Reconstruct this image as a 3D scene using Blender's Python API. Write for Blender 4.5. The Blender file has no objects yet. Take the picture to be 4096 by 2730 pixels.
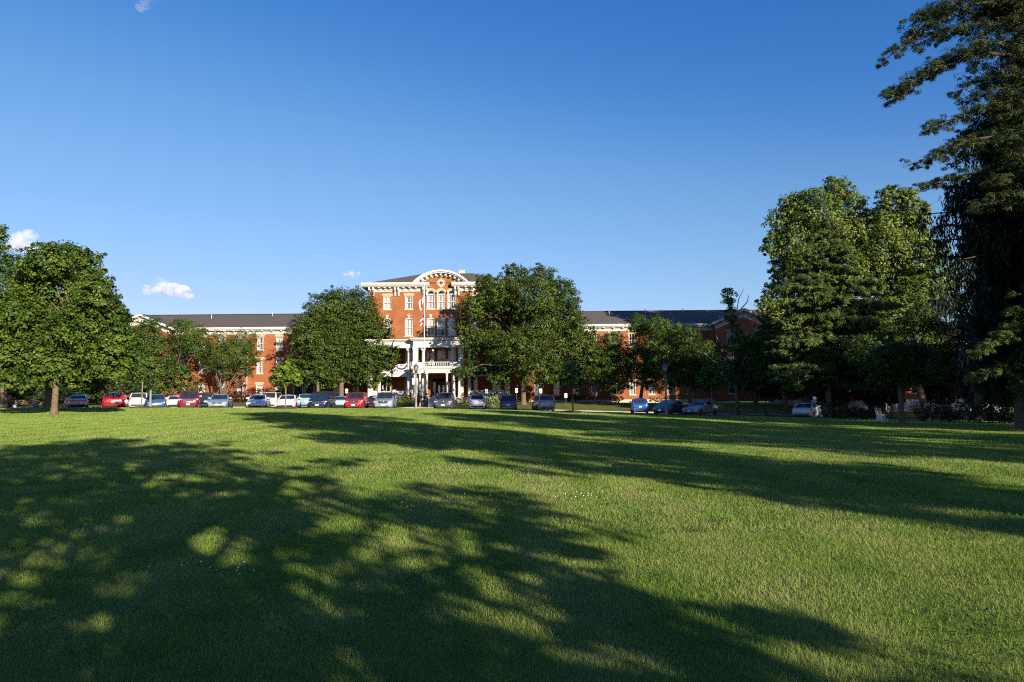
import bpy, math, random
import numpy as np
from mathutils import Matrix, Vector

# ------------------------------------------------------------------ camera, world, sun
sc = bpy.context.scene
COL = sc.collection
rad = math.radians
PITCH, ROLL, CAMZ = 4.3, -0.5, 1.65
FPX = 2731.0                      # focal length in source pixels (24 mm on 36 mm, 4096 wide)
SUN_EL, SUN_AZ = 17.0, 33.0       # sun behind the camera and to the right
cam_d = bpy.data.cameras.new("camera")
cam = bpy.data.objects.new("camera", cam_d)
COL.objects.link(cam)
cam_d.sensor_width = 36.0
cam_d.lens = 24.0
cam_d.clip_start = 0.1
cam_d.clip_end = 20000
RM = Matrix.Rotation(rad(90 + PITCH), 4, 'X') @ Matrix.Rotation(rad(ROLL), 4, 'Z')
cam.matrix_world = Matrix.Translation((0, 0, CAMZ)) @ RM
sc.camera = cam

world = bpy.data.worlds.new("World")
sc.world = world
world.use_nodes = True
wn = world.node_tree
wn.nodes.clear()
w_out = wn.nodes.new('ShaderNodeOutputWorld')
w_bg = wn.nodes.new('ShaderNodeBackground')
w_sky = wn.nodes.new('ShaderNodeTexSky')
w_sky.sky_type = 'NISHITA'
w_sky.sun_disc = False
w_sky.sun_elevation = rad(SUN_EL)
w_sky.sun_rotation = rad(180 - SUN_AZ)
w_sky.air_density = 1.0
w_sky.dust_density = 0.35
w_sky.ozone_density = 2.6
w_hsv = wn.nodes.new('ShaderNodeHueSaturation')
w_hsv.inputs['Saturation'].default_value = 1.12
w_bg.inputs['Strength'].default_value = 0.10
# tone the clear sky towards the photograph's deeper blue (a curve on the sky's own colour)
w_dn = wn.nodes.new('ShaderNodeVectorMath')
w_dn.operation = 'SCALE'
w_dn.inputs['Scale'].default_value = 0.2
w_cv = wn.nodes.new('ShaderNodeRGBCurve')
for ch, pts in ((0, ((0, 0), (.133, .045), (.25, .172), (.5, .345), (1, .60))), (1, ((0, 0), (.309, .195), (.533, .40), (.88, .585), (1, .63))), (2, ((0, 0), (.61, .575), (.94, .785), (1, .82)))):
    c_ = w_cv.mapping.curves[ch]
    c_.points[0].location = pts[0]
    c_.points[1].location = pts[-1]
    for p_ in pts[1:-1]:
        c_.points.new(*p_)
w_cv.mapping.update()
w_up = wn.nodes.new('ShaderNodeVectorMath')
w_up.operation = 'SCALE'
w_up.inputs['Scale'].default_value = 5.0
wn.links.new(w_sky.outputs['Color'], w_hsv.inputs['Color'])
wn.links.new(w_hsv.outputs['Color'], w_dn.inputs[0])
wn.links.new(w_dn.outputs[0], w_cv.inputs['Color'])
wn.links.new(w_cv.outputs['Color'], w_up.inputs[0])
wn.links.new(w_up.outputs[0], w_bg.inputs['Color'])
wn.links.new(w_bg.outputs['Background'], w_out.inputs['Surface'])

sun_d = bpy.data.lights.new("sun", 'SUN')
sun_d.energy = 5.0
sun_d.angle = rad(0.5)
sun_d.color = (1.0, 0.88, 0.70)
sun = bpy.data.objects.new("sun", sun_d)
COL.objects.link(sun)
TO_SUN = Vector((math.cos(rad(SUN_EL)) * math.sin(rad(SUN_AZ)), -math.cos(rad(SUN_EL)) * math.cos(rad(SUN_AZ)), math.sin(rad(SUN_EL))))
sun.rotation_euler = TO_SUN.to_track_quat('Z', 'Y').to_euler()
sun.location = (60, -80, 60)

sc.view_settings.view_transform = 'Standard'
sc.view_settings.look = 'None'
sc.view_settings.gamma = 1.0
sc.view_settings.exposure = 1.0
sc.view_settings.use_curve_mapping = False
sc.render.engine = 'CYCLES'
cy = sc.cycles
cy.max_bounces = 5
cy.diffuse_bounces = 3
cy.glossy_bounces = 2
cy.transmission_bounces = 3
cy.transparent_max_bounces = 6
cy.volume_bounces = 3
cy.caustics_reflective = False
cy.caustics_refractive = False
cy.sample_clamp_indirect = 4.0
cy.use_denoising = False
cy.filter_width = 1.1

# ------------------------------------------------------------------ layout helpers
R3 = RM.to_3x3()


def P(px, py, d):
    v = R3 @ Vector(((px - 2048.0) / FPX, -(py - 1365.0) / FPX, -1.0))
    v = v * (d / v.y)
    return Vector((v.x, v.y, v.z + CAMZ))


def X(px, d, py=1550):
    return P(px, py, d).x


def Zp(py, px, d):
    return P(px, py, d).z


def sstep(a, b, x):
    t = np.clip((x - a) / (b - a), 0, 1)
    return t * t * (3 - 2 * t)


CRX = np.array([-400, -60, -31.8, -7.6, 1.1, 14.3, 29.7, 43, 80, 400.])
CRZ = np.array([1.0, .85, .62, .33, .10, -.41, -.85, -1.25, -1.7, -2.0])
BLX = np.array([-400, -60, -10, 15, 40, 80, 400.])
BLZ = np.array([.7, .6, .4, .0, -.45, -.9, -1.2])
LOT0, LOT1 = 60.6, 79.0


def ground(x, y):
    x = np.asarray(x, float)
    y = np.asarray(y, float)
    cr = np.interp(x, CRX, CRZ)
    lot = cr - np.interp(x, [-20, 0, 10, 20], [.27, .27, .25, .20]) - .20 * np.clip((y - 62) / 17, 0, 1)
    bl = np.interp(x, BLX, BLZ)
    lawn = cr * np.clip(y / 58.5, 0, 1)
    z = np.where(y < 58.5, lawn, cr + (lot - cr) * sstep(58.5, LOT0, y))
    z = np.where(y > LOT1, lot + (bl - lot) * sstep(LOT1 - 1, 98, y), z)
    return z


def gz(x, y):
    return float(ground(x, y))


# ------------------------------------------------------------------ tagging and mesh building
def tag(o, label=None, cat=None, group=None, kind=None):
    if label:
        o["label"] = label
    if cat:
        o["category"] = cat
    if group:
        o["group"] = group
    if kind:
        o["kind"] = kind
    return o


def empty(name, loc, rz=0.0, label=None, cat=None, group=None):
    o = bpy.data.objects.new(name, None)
    COL.objects.link(o)
    o.location = loc
    o.rotation_euler = (0, 0, rz)
    o.empty_display_size = 0.3
    return tag(o, label, cat, group)


class MB:
    """collects polygons and links them as ONE mesh object"""

    def __init__(s):
        s.v, s.f, s.m, s.sm = [], [], [], []

    def add(s, vs, fs, mi=0, smooth=False):
        b = len(s.v)
        s.v += [tuple(v) for v in vs]
        for f in fs:
            s.f.append(tuple(i + b for i in f))
            s.m.append(mi)
            s.sm.append(smooth)
        return s

    def box(s, x0, x1, y0, y1, z0, z1, mi=0):
        vs = [(x0, y0, z0), (x1, y0, z0), (x1, y1, z0), (x0, y1, z0), (x0, y0, z1), (x1, y0, z1), (x1, y1, z1), (x0, y1, z1)]
        return s.add(vs, [(0, 3, 2, 1), (4, 5, 6, 7), (0, 1, 5, 4), (1, 2, 6, 5), (2, 3, 7, 6), (3, 0, 4, 7)], mi)

    def hexa(s, vs, mi=0, smooth=False):
        return s.add(vs, [(0, 3, 2, 1), (4, 5, 6, 7), (0, 1, 5, 4), (1, 2, 6, 5), (2, 3, 7, 6), (3, 0, 4, 7)], mi, smooth)

    def prism(s, poly, y0, y1, mi=0):
        """polygon in x,z extruded along y (poly counter-clockwise seen from -y)"""
        n = len(poly)
        vs = [(p[0], y0, p[1]) for p in poly] + [(p[0], y1, p[1]) for p in poly]
        fs = [tuple(range(n)), tuple(range(2 * n - 1, n - 1, -1))]
        fs += [((i + 1) % n, i, n + i, n + (i + 1) % n) for i in range(n)]
        return s.add(vs, fs, mi)

    def prismx(s, poly, x0, x1, mi=0):
        """polygon in y,z extruded along x"""
        n = len(poly)
        vs = [(x0, p[0], p[1]) for p in poly] + [(x1, p[0], p[1]) for p in poly]
        fs = [tuple(range(n - 1, -1, -1)), tuple(range(n, 2 * n))]
        fs += [(i, (i + 1) % n, n + (i + 1) % n, n + i) for i in range(n)]
        return s.add(vs, fs, mi)

    def tube(s, pts, rads, n=7, mi=0, cap=True):
        pts = [Vector(p) for p in pts]
        vs, fs = [], []
        k = len(pts)
        for i, p in enumerate(pts):
            t = (pts[min(i + 1, k - 1)] - pts[max(i - 1, 0)])
            t = t.normalized() if t.length > 1e-9 else Vector((0, 0, 1))
            a = t.cross(Vector((0.31, 0.95, 0.05)))
            if a.length < 1e-3:
                a = t.cross(Vector((1, 0, 0)))
            a.normalize()
            b = t.cross(a)
            for j in range(n):
                an = 2 * math.pi * j / n
                vs.append(p + (a * math.cos(an) + b * math.sin(an)) * rads[i])
        for i in range(k - 1):
            for j in range(n):
                j2 = (j + 1) % n
                fs.append((i * n + j, i * n + j2, (i + 1) * n + j2, (i + 1) * n + j))
        if cap:
            fs.append(tuple(range(n - 1, -1, -1)))
            fs.append(tuple(range((k - 1) * n, k * n)))
        return s.add(vs, fs, mi, True)

    def lathe(s, prof, cx=0, cy=0, n=14, mi=0, axis='z', cz=0):
        """prof: list of (r, h) along the axis"""
        vs, fs = [], []
        for r, h in prof:
            for j in range(n):
                an = 2 * math.pi * j / n
                a, b = r * math.cos(an), r * math.sin(an)
                vs.append((cx + a, cy + b, cz + h) if axis == 'z' else ((cx + h, cy + a, cz + b) if axis == 'x' else (cx + a, cy - h, cz + b)))
        k = len(prof)
        for i in range(k - 1):
            for j in range(n):
                j2 = (j + 1) % n
                fs.append((i * n + j, i * n + j2, (i + 1) * n + j2, (i + 1) * n + j))
        fs.append(tuple(range(n - 1, -1, -1)))
        fs.append(tuple(range((k - 1) * n, k * n)))
        return s.add(vs, fs, mi, True)

    def build(s, name, mats, parent=None, origin=(0, 0, 0), autosmooth=True):
        me = bpy.data.meshes.new(name)
        ox, oy, oz = origin
        me.from_pydata([(a - ox, b - oy, c - oz) for a, b, c in s.v], [], s.f)
        mats = mats if isinstance(mats, (list, tuple)) else [mats]
        for m in mats:
            me.materials.append(m)
        me.polygons.foreach_set('material_index', np.array(s.m, np.int32))
        me.polygons.foreach_set('use_smooth', np.array(s.sm, bool))
        me.update()
        o = bpy.data.objects.new(name, me)
        COL.objects.link(o)
        if parent:
            o.parent = parent
        else:
            o.location = origin
        if parent is None and origin == (0, 0, 0):
            pass
        return o


def mesh_np(name, V, F, mat, parent=None, rnd=None, smooth=False):
    me = bpy.data.meshes.new(name)
    V = np.ascontiguousarray(V, np.float32)
    F = np.ascontiguousarray(F, np.int32)
    n, k = F.shape
    me.vertices.add(len(V))
    me.vertices.foreach_set('co', V.ravel())
    me.loops.add(n * k)
    me.loops.foreach_set('vertex_index', F.ravel())
    me.polygons.add(n)
    me.polygons.foreach_set('loop_start', np.arange(n, dtype=np.int32) * k)
    if smooth:
        me.polygons.foreach_set('use_smooth', np.ones(n, bool))
    me.materials.append(mat)
    if rnd is not None:
        a = me.attributes.new('rnd', 'FLOAT', 'FACE')
        a.data.foreach_set('value', np.ascontiguousarray(rnd, np.float32))
    me.update(calc_edges=True)
    o = bpy.data.objects.new(name, me)
    COL.objects.link(o)
    if parent:
        o.parent = parent
    return o


# ------------------------------------------------------------------ materials
def new_mat(name):
    m = bpy.data.materials.new(name)
    m.use_nodes = True
    nt = m.node_tree
    b = nt.nodes['Principled BSDF']
    return m, nt, b


def N(nt, t, **kw):
    n = nt.nodes.new(t)
    for k, v in kw.items():
        setattr(n, k, v)
    return n


def ramp(nt, stops):
    r = nt.nodes.new('ShaderNodeValToRGB')
    e = r.color_ramp.elements
    while len(e) > 1:
        e.remove(e[-1])
    e[0].position, e[0].color = stops[0][0], (*stops[0][1], 1)
    for p, c in stops[1:]:
        x = e.new(p)
        x.color = (*c, 1)
    return r


def surf(name, c1, c2=None, scale=2.0, rough=0.8, metal=0.0, bump=0.0, spec=0.3, coat=0.0, detail=4):
    """noise between two close colours"""
    m, nt, b = new_mat(name)
    c2 = c2 or tuple(min(1, c * 0.8) for c in c1)
    tc = N(nt, 'ShaderNodeTexCoord')
    no = N(nt, 'ShaderNodeTexNoise')
    no.inputs['Scale'].default_value = scale
    no.inputs['Detail'].default_value = detail
    nt.links.new(tc.outputs['Object'], no.inputs['Vector'])
    r = ramp(nt, [(0.3, c1), (0.7, c2)])
    nt.links.new(no.outputs['Fac'], r.inputs['Fac'])
    nt.links.new(r.outputs['Color'], b.inputs['Base Color'])
    b.inputs['Roughness'].default_value = rough
    b.inputs['Metallic'].default_value = metal
    b.inputs['Specular IOR Level'].default_value = spec
    b.inputs['Coat Weight'].default_value = coat
    if bump:
        bp = N(nt, 'ShaderNodeBump')
        bp.inputs['Strength'].default_value = bump
        bp.inputs['Distance'].default_value = 0.05
        nt.links.new(no.outputs['Fac'], bp.inputs['Height'])
        nt.links.new(bp.outputs['Normal'], b.inputs['Normal'])
    return m


def leaf_mat(name, dark, mid, light, transl=0.25, spec=0.25, rough=0.55, noise=0.25):
    m, nt, b = new_mat(name)
    at = N(nt, 'ShaderNodeAttribute', attribute_name='rnd')
    tc = N(nt, 'ShaderNodeTexCoord')
    no = N(nt, 'ShaderNodeTexNoise')
    no.inputs['Scale'].default_value = noise
    no.inputs['Detail'].default_value = 2
    nt.links.new(tc.outputs['Object'], no.inputs['Vector'])
    ma = N(nt, 'ShaderNodeMath', operation='MULTIPLY_ADD')
    nt.links.new(no.outputs['Fac'], ma.inputs[0])
    ma.inputs[1].default_value = 0.6
    mb = N(nt, 'ShaderNodeMath', operation='MULTIPLY_ADD')
    nt.links.new(at.outputs['Fac'], mb.inputs[0])
    mb.inputs[1].default_value = 0.8
    mb.inputs[2].default_value = -0.2
    nt.links.new(mb.outputs[0], ma.inputs[2])
    r = ramp(nt, [(0.1, dark), (0.5, mid), (0.95, light)])
    nt.links.new(ma.outputs[0], r.inputs['Fac'])
    nt.links.new(r.outputs['Color'], b.inputs['Base Color'])
    b.inputs['Roughness'].default_value = rough
    b.inputs['Specular IOR Level'].default_value = spec
    tr = N(nt, 'ShaderNodeBsdfTranslucent')
    nt.links.new(r.outputs['Color'], tr.inputs['Color'])
    mx = N(nt, 'ShaderNodeMixShader')
    mx.inputs[0].default_value = transl
    out = nt.nodes['Material Output']
    nt.links.new(b.outputs[0], mx.inputs[1])
    nt.links.new(tr.outputs[0], mx.inputs[2])
    nt.links.new(mx.outputs[0], out.inputs['Surface'])
    return m


def glass_mat(name, tint=(0.02, 0.025, 0.03), clear=0.9):
    """window pane: clear glass with a fresnel reflection"""
    m, nt, b = new_mat(name)
    out = nt.nodes['Material Output']
    tp = N(nt, 'ShaderNodeBsdfTransparent')
    tp.inputs['Color'].default_value = (clear, clear, clear * 1.02, 1)
    gl = N(nt, 'ShaderNodeBsdfGlossy')
    gl.inputs['Roughness'].default_value = 0.03
    no = N(nt, 'ShaderNodeTexNoise')
    no.inputs['Scale'].default_value = 0.7
    bp = N(nt, 'ShaderNodeBump')
    bp.inputs['Strength'].default_value = 0.06
    nt.links.new(no.outputs['Fac'], bp.inputs['Height'])
    nt.links.new(bp.outputs['Normal'], gl.inputs['Normal'])
    fr = N(nt, 'ShaderNodeFresnel')
    ge = N(nt, 'ShaderNodeNewGeometry')          # a thin pane reflects the same from both sides
    io = N(nt, 'ShaderNodeMix')
    io.inputs[2].default_value = 1.75
    io.inputs[3].default_value = 1 / 1.75
    nt.links.new(ge.outputs['Backfacing'], io.inputs[0])
    nt.links.new(io.outputs[0], fr.inputs['IOR'])
    mx = N(nt, 'ShaderNodeMixShader')
    nt.links.new(fr.outputs[0], mx.inputs[0])
    nt.links.new(tp.outputs[0], mx.inputs[1])
    nt.links.new(gl.outputs[0], mx.inputs[2])
    nt.links.new(mx.outputs[0], out.inputs['Surface'])
    return m


def brick_mat(name, a, b_, mortar):
    m, nt, b = new_mat(name)
    tc = N(nt, 'ShaderNodeTexCoord')
    sp = N(nt, 'ShaderNodeSeparateXYZ')
    nt.links.new(tc.outputs['Object'], sp.inputs[0])
    ad = N(nt, 'ShaderNodeMath', operation='ADD')
    nt.links.new(sp.outputs['X'], ad.inputs[0])
    nt.links.new(sp.outputs['Y'], ad.inputs[1])
    cb = N(nt, 'ShaderNodeCombineXYZ')
    nt.links.new(ad.outputs[0], cb.inputs['X'])
    nt.links.new(sp.outputs['Z'], cb.inputs['Y'])
    br = N(nt, 'ShaderNodeTexBrick')
    br.inputs['Scale'].default_value = 1.0
    br.inputs['Brick Width'].default_value = 0.23
    br.inputs['Row Height'].default_value = 0.078
    br.inputs['Mortar Size'].default_value = 0.008
    br.inputs['Color1'].default_value = (*a, 1)
    br.inputs['Color2'].default_value = (*b_, 1)
    br.inputs['Mortar'].default_value = (*mortar, 1)
    nt.links.new(cb.outputs[0], br.inputs['Vector'])
    no = N(nt, 'ShaderNodeTexNoise')
    no.inputs['Scale'].default_value = 0.55
    no.inputs['Detail'].default_value = 5
    nt.links.new(tc.outputs['Object'], no.inputs['Vector'])
    r = ramp(nt, [(0.3, (0.76, 0.75, 0.75)), (0.7, (1.16, 1.13, 1.08))])
    nt.links.new(no.outputs['Fac'], r.inputs['Fac'])
    mx = N(nt, 'ShaderNodeMixRGB', blend_type='MULTIPLY')
    mx.inputs[0].default_value = 1
    nt.links.new(br.outputs['Color'], mx.inputs[1])
    nt.links.new(r.outputs['Color'], mx.inputs[2])
    # single brighter / darker bricks in small clusters
    n2 = N(nt, 'ShaderNodeTexNoise')
    n2.inputs['Scale'].default_value = 4.0
    n2.inputs['Detail'].default_value = 3
    nt.links.new(tc.outputs['Object'], n2.inputs['Vector'])
    r2 = ramp(nt, [(0.35, (0.86, 0.86, 0.86)), (0.65, (1.1, 1.1, 1.1))])
    nt.links.new(n2.outputs['Fac'], r2.inputs['Fac'])
    m2 = N(nt, 'ShaderNodeMixRGB', blend_type='MULTIPLY')
    m2.inputs[0].default_value = 1
    nt.links.new(mx.outputs[0], m2.inputs[1])
    nt.links.new(r2.outputs[0], m2.inputs[2])
    nt.links.new(m2.outputs[0], b.inputs['Base Color'])
    b.inputs['Roughness'].default_value = 0.9
    b.inputs['Specular IOR Level'].default_value = 0.15
    return m


M = {}
M['white'] = surf('white_paint', (0.54, 0.525, 0.485), (0.48, 0.465, 0.43), 1.2, 0.6)
M['trim'] = surf('white_window_paint', (0.60, 0.59, 0.56), (0.54, 0.53, 0.51), 3, 0.5)
M['stone'] = surf('sandstone', (0.46, 0.36, 0.22), (0.38, 0.29, 0.17), 3, 0.85)
M['limestone'] = surf('limestone', (0.50, 0.46, 0.40), (0.38, 0.35, 0.30), 2, 0.9)
M['brick'] = brick_mat('red_brick', (0.29, 0.098, 0.036), (0.24, 0.078, 0.029), (0.27, 0.15, 0.09))
M['brick_wing'] = brick_mat('wing_brick', (0.315, 0.098, 0.038), (0.26, 0.076, 0.030), (0.27, 0.14, 0.09))
M['roof'] = surf('asphalt_shingle', (0.070, 0.060, 0.055), (0.105, 0.090, 0.082), 5, 0.95, detail=8, bump=0.3)
M['glass'] = glass_mat('window_glass')
M['dark_room'] = surf('dim_interior', (0.022, 0.020, 0.018), (0.04, 0.035, 0.03), 0.5, 0.9)  # dark colour stands in for the unlit rooms behind the glass
M['blind'] = surf('roller_blind', (0.55, 0.53, 0.48), (0.50, 0.48, 0.44), 1, 0.9)
M['curtain'] = surf('net_curtain', (0.62, 0.62, 0.60), (0.40, 0.40, 0.40), 9, 0.9)
M['door'] = surf('dark_door_wood', (0.03, 0.018, 0.012), (0.05, 0.03, 0.02), 4, 0.5)
M['dark_metal'] = surf('dark_metal', (0.03, 0.03, 0.035), (0.05, 0.05, 0.055), 5, 0.5, 0.4)
M['grey_post'] = surf('grey_concrete_post', (0.25, 0.245, 0.225), (0.19, 0.185, 0.17), 6, 0.85)
M['lamp_roof'] = surf('lamp_cap', (0.16, 0.19, 0.26), (0.10, 0.12, 0.18), 4, 0.35, 0.5)
M['asphalt'] = surf('asphalt', (0.050, 0.050, 0.052), (0.075, 0.073, 0.070), 1.5, 0.95, detail=8, bump=0.2)
M['concrete'] = surf('concrete', (0.36, 0.34, 0.30), (0.28, 0.26, 0.23), 2, 0.9)
M['mulch'] = surf('mulch', (0.055, 0.035, 0.022), (0.10, 0.065, 0.04), 12, 1.0, bump=0.6)
M['bark'] = surf('bark', (0.17, 0.125, 0.085), (0.09, 0.065, 0.045), 9, 0.95, bump=0.8)
M['bark_dark'] = surf('dark_bark', (0.075, 0.058, 0.045), (0.045, 0.035, 0.028), 9, 0.95, bump=0.8)
M['bark_grey'] = surf('grey_bark', (0.22, 0.19, 0.155), (0.12, 0.10, 0.08), 7, 0.95, bump=0.8)
M['dead_wood'] = surf('dead_wood', (0.34, 0.31, 0.27), (0.24, 0.21, 0.18), 5, 0.95)
M['maple'] = leaf_mat('maple_leaf', (0.020, 0.046, 0.007), (0.072, 0.128, 0.014), (0.21, 0.26, 0.034))
M['oak'] = leaf_mat('oak_leaf', (0.016, 0.036, 0.006), (0.054, 0.094, 0.013), (0.155, 0.190, 0.028))
M['pear'] = leaf_mat('glossy_leaf', (0.018, 0.042, 0.008), (0.060, 0.110, 0.016), (0.155, 0.205, 0.030))
M['poplar'] = leaf_mat('poplar_leaf', (0.040, 0.075, 0.012), (0.130, 0.185, 0.030), (0.27, 0.31, 0.070))
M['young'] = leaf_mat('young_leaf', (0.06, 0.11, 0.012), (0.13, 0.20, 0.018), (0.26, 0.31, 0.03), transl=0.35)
M['young_shaded'] = leaf_mat('shaded_young_leaf', (0.025, 0.055, 0.012), (0.05, 0.10, 0.02), (0.09, 0.15, 0.03))  # young leaf colour darkened for the saplings in shade
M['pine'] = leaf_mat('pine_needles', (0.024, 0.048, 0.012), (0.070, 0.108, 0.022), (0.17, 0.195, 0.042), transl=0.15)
M['pine_shaded'] = leaf_mat('shaded_pine_needles', (0.012, 0.024, 0.009), (0.030, 0.048, 0.014), (0.105, 0.122, 0.030), transl=0.12)  # needle colour darkened to carry the shade on the tall pine
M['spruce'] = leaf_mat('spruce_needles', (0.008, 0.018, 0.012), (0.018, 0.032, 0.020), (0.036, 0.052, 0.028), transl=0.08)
M['shrub'] = leaf_mat('shrub_leaf', (0.05, 0.08, 0.012), (0.11, 0.15, 0.02), (0.20, 0.22, 0.03))
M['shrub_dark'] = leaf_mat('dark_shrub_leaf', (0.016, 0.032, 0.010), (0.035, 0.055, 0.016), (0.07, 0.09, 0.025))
M['shrub_red'] = leaf_mat('purple_shrub_leaf', (0.03, 0.010, 0.012), (0.06, 0.02, 0.02), (0.10, 0.04, 0.03))
M['hydrangea'] = leaf_mat('pale_blossom', (0.10, 0.16, 0.03), (0.28, 0.33, 0.10), (0.62, 0.62, 0.36))
M['rubber'] = surf('tyre_rubber', (0.015, 0.015, 0.016), (0.03, 0.03, 0.03), 8, 0.9)
M['rim'] = surf('alloy_rim', (0.45, 0.45, 0.47), (0.35, 0.35, 0.37), 6, 0.35, 0.8)
M['car_glass'] = surf('tinted_glass', (0.010, 0.014, 0.020), (0.026, 0.034, 0.046), 2.6, 0.05, spec=0.55, bump=0.35)
M['black_plastic'] = surf('black_plastic', (0.02, 0.02, 0.021), (0.03, 0.03, 0.03), 6, 0.6)
M['grey_plastic'] = surf('grey_plastic', (0.10, 0.10, 0.10), (0.07, 0.07, 0.07), 6, 0.6)
M['lamp_clear'] = surf('clear_lamp', (0.62, 0.64, 0.66), (0.45, 0.47, 0.5), 9, 0.1, 0.3, spec=0.8)
M['lantern_glass'] = surf('lantern_glass', (0.20, 0.22, 0.24), (0.32, 0.34, 0.36), 9, 0.1, 0.2, spec=0.8)
M['lamp_red'] = surf('red_lamp', (0.45, 0.010, 0.012), (0.30, 0.006, 0.01), 9, 0.15, spec=0.7)
M['lamp_amber'] = surf('amber_lamp', (0.75, 0.22, 0.02), (0.6, 0.16, 0.02), 9, 0.2, spec=0.7)
M['plate'] = surf('number_plate', (0.74, 0.74, 0.70), (0.55, 0.58, 0.62), 14, 0.5)
M['chrome'] = surf('chrome', (0.7, 0.7, 0.7), (0.6, 0.6, 0.6), 5, 0.12, 1.0)
M['sign_white'] = surf('sign_white', (0.80, 0.80, 0.78), (0.74, 0.74, 0.73), 3, 0.5)
M['sign_blue'] = surf('sign_blue', (0.03, 0.10, 0.42), (0.025, 0.09, 0.36), 3, 0.5)
M['sign_green'] = surf('post_green', (0.02, 0.13, 0.07), (0.02, 0.10, 0.05), 3, 0.6)
M['orange'] = surf('cone_orange', (0.75, 0.13, 0.02), (0.62, 0.10, 0.02), 4, 0.6)
M['terracotta'] = surf('pot_clay', (0.36, 0.26, 0.19), (0.28, 0.19, 0.13), 5, 0.85)
M['wood'] = surf('bench_wood', (0.32, 0.19, 0.11), (0.22, 0.12, 0.07), 8, 0.8)
M['wicker'] = surf('chair_wood', (0.40, 0.24, 0.13), (0.30, 0.17, 0.09), 8, 0.7)
M['bench_white'] = surf('bench_concrete', (0.56, 0.54, 0.51), (0.48, 0.46, 0.43), 4, 0.85)

_paint = {}


def paint(c, metal=0.35):
    k = (c, metal)
    if k not in _paint:
        m = surf('car_paint', c, tuple(x * 0.94 for x in c), 0.8, 0.28, metal, spec=0.5, coat=0.7)
        _paint[k] = m
    return _paint[k]


# lawn: blades and soil share the same patchiness
def grass_colour(nt):
    tc = N(nt, 'ShaderNodeTexCoord')
    sp = N(nt, 'ShaderNodeSeparateXYZ')
    nt.links.new(tc.outputs['Object'], sp.inputs[0])
    n1 = N(nt, 'ShaderNodeTexNoise')
    n1.inputs['Scale'].default_value = 1.3
    n1.inputs['Detail'].default_value = 6
    n1.inputs['Roughness'].default_value = 0.65
    nt.links.new(tc.outputs['Object'], n1.inputs['Vector'])
    n2 = N(nt, 'ShaderNodeTexNoise')
    n2.inputs['Scale'].default_value = 0.13
    n2.inputs['Detail'].default_value = 3
    nt.links.new(tc.outputs['Object'], n2.inputs['Vector'])
    # mowing stripes running away from the camera, slightly fanned
    st = N(nt, 'ShaderNodeMath', operation='SINE')
    mu = N(nt, 'ShaderNodeMath', operation='MULTIPLY')
    mu.inputs[1].default_value = 3.6
    nt.links.new(sp.outputs['X'], mu.inputs[0])
    nt.links.new(mu.outputs[0], st.inputs[0])
    sm = N(nt, 'ShaderNodeMath', operation='MULTIPLY')
    sm.inputs[1].default_value = 0.06
    nt.links.new(st.outputs[0], sm.inputs[0])
    a1 = N(nt, 'ShaderNodeMath', operation='MULTIPLY_ADD')
    nt.links.new(n2.outputs['Fac'], a1.inputs[0])
    a1.inputs[1].default_value = 0.5
    nt.links.new(sm.outputs[0], a1.inputs[2])
    a2 = N(nt, 'ShaderNodeMath', operation='MULTIPLY_ADD')
    nt.links.new(n1.outputs['Fac'], a2.inputs[0])
    a2.inputs[1].default_value = 0.74
    nt.links.new(a1.outputs[0], a2.inputs[2])
    return a2


def grass_mat(name, stops, blades=True):
    m, nt, b = new_mat(name)
    f = grass_colour(nt)
    src = f
    if blades:
        at = N(nt, 'ShaderNodeAttribute', attribute_name='rnd')
        ad = N(nt, 'ShaderNodeMath', operation='MULTIPLY_ADD')
        nt.links.new(at.outputs['Fac'], ad.inputs[0])
        ad.inputs[1].default_value = 0.21
        sb = N(nt, 'ShaderNodeMath', operation='SUBTRACT')
        nt.links.new(f.outputs[0], sb.inputs[0])
        sb.inputs[1].default_value = 0.12
        nt.links.new(sb.outputs[0], ad.inputs[2])
        src = ad
    r = ramp(nt, stops)
    nt.links.new(src.outputs[0], r.inputs['Fac'])
    nt.links.new(r.outputs[0], b.inputs['Base Color'])
    b.inputs['Roughness'].default_value = 0.7 if blades else 1.0
    b.inputs['Specular IOR Level'].default_value = 0.18 if blades else 0.05
    if blades:
        tr = N(nt, 'ShaderNodeBsdfTranslucent')
        nt.links.new(r.outputs[0], tr.inputs['Color'])
        mx = N(nt, 'ShaderNodeMixShader')
        mx.inputs[0].default_value = 0.3
        nt.links.new(b.outputs[0], mx.inputs[1])
        nt.links.new(tr.outputs[0], mx.inputs[2])
        nt.links.new(mx.outputs[0], nt.nodes['Material Output'].inputs['Surface'])
    return m


GR = [(0.24, (0.055, 0.120, 0.016)), (0.46, (0.138, 0.228, 0.033)), (0.66, (0.215, 0.295, 0.058)), (0.92, (0.35, 0.34, 0.14))]
M['grass_blade'] = grass_mat('grass_blade', GR, True)
M['turf'] = grass_mat('turf', [(0.25, (0.05, 0.085, 0.016)), (0.5, (0.09, 0.13, 0.026)), (0.8, (0.15, 0.15, 0.05))], False)

# ------------------------------------------------------------------ ground
def sheet(xs, ys, zfun, name, mat, off=0.0):
    gx, gy = np.meshgrid(xs, ys)
    z = zfun(gx, gy) + off
    V = np.stack([gx, gy, z], -1).reshape(-1, 3)
    ny, nx = gx.shape
    i = np.arange(nx * ny).reshape(ny, nx)
    F = np.stack([i[:-1, :-1], i[:-1, 1:], i[1:, 1:], i[1:, :-1]], -1).reshape(-1, 4)
    return mesh_np(name, V, F, mat, smooth=True)


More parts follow.
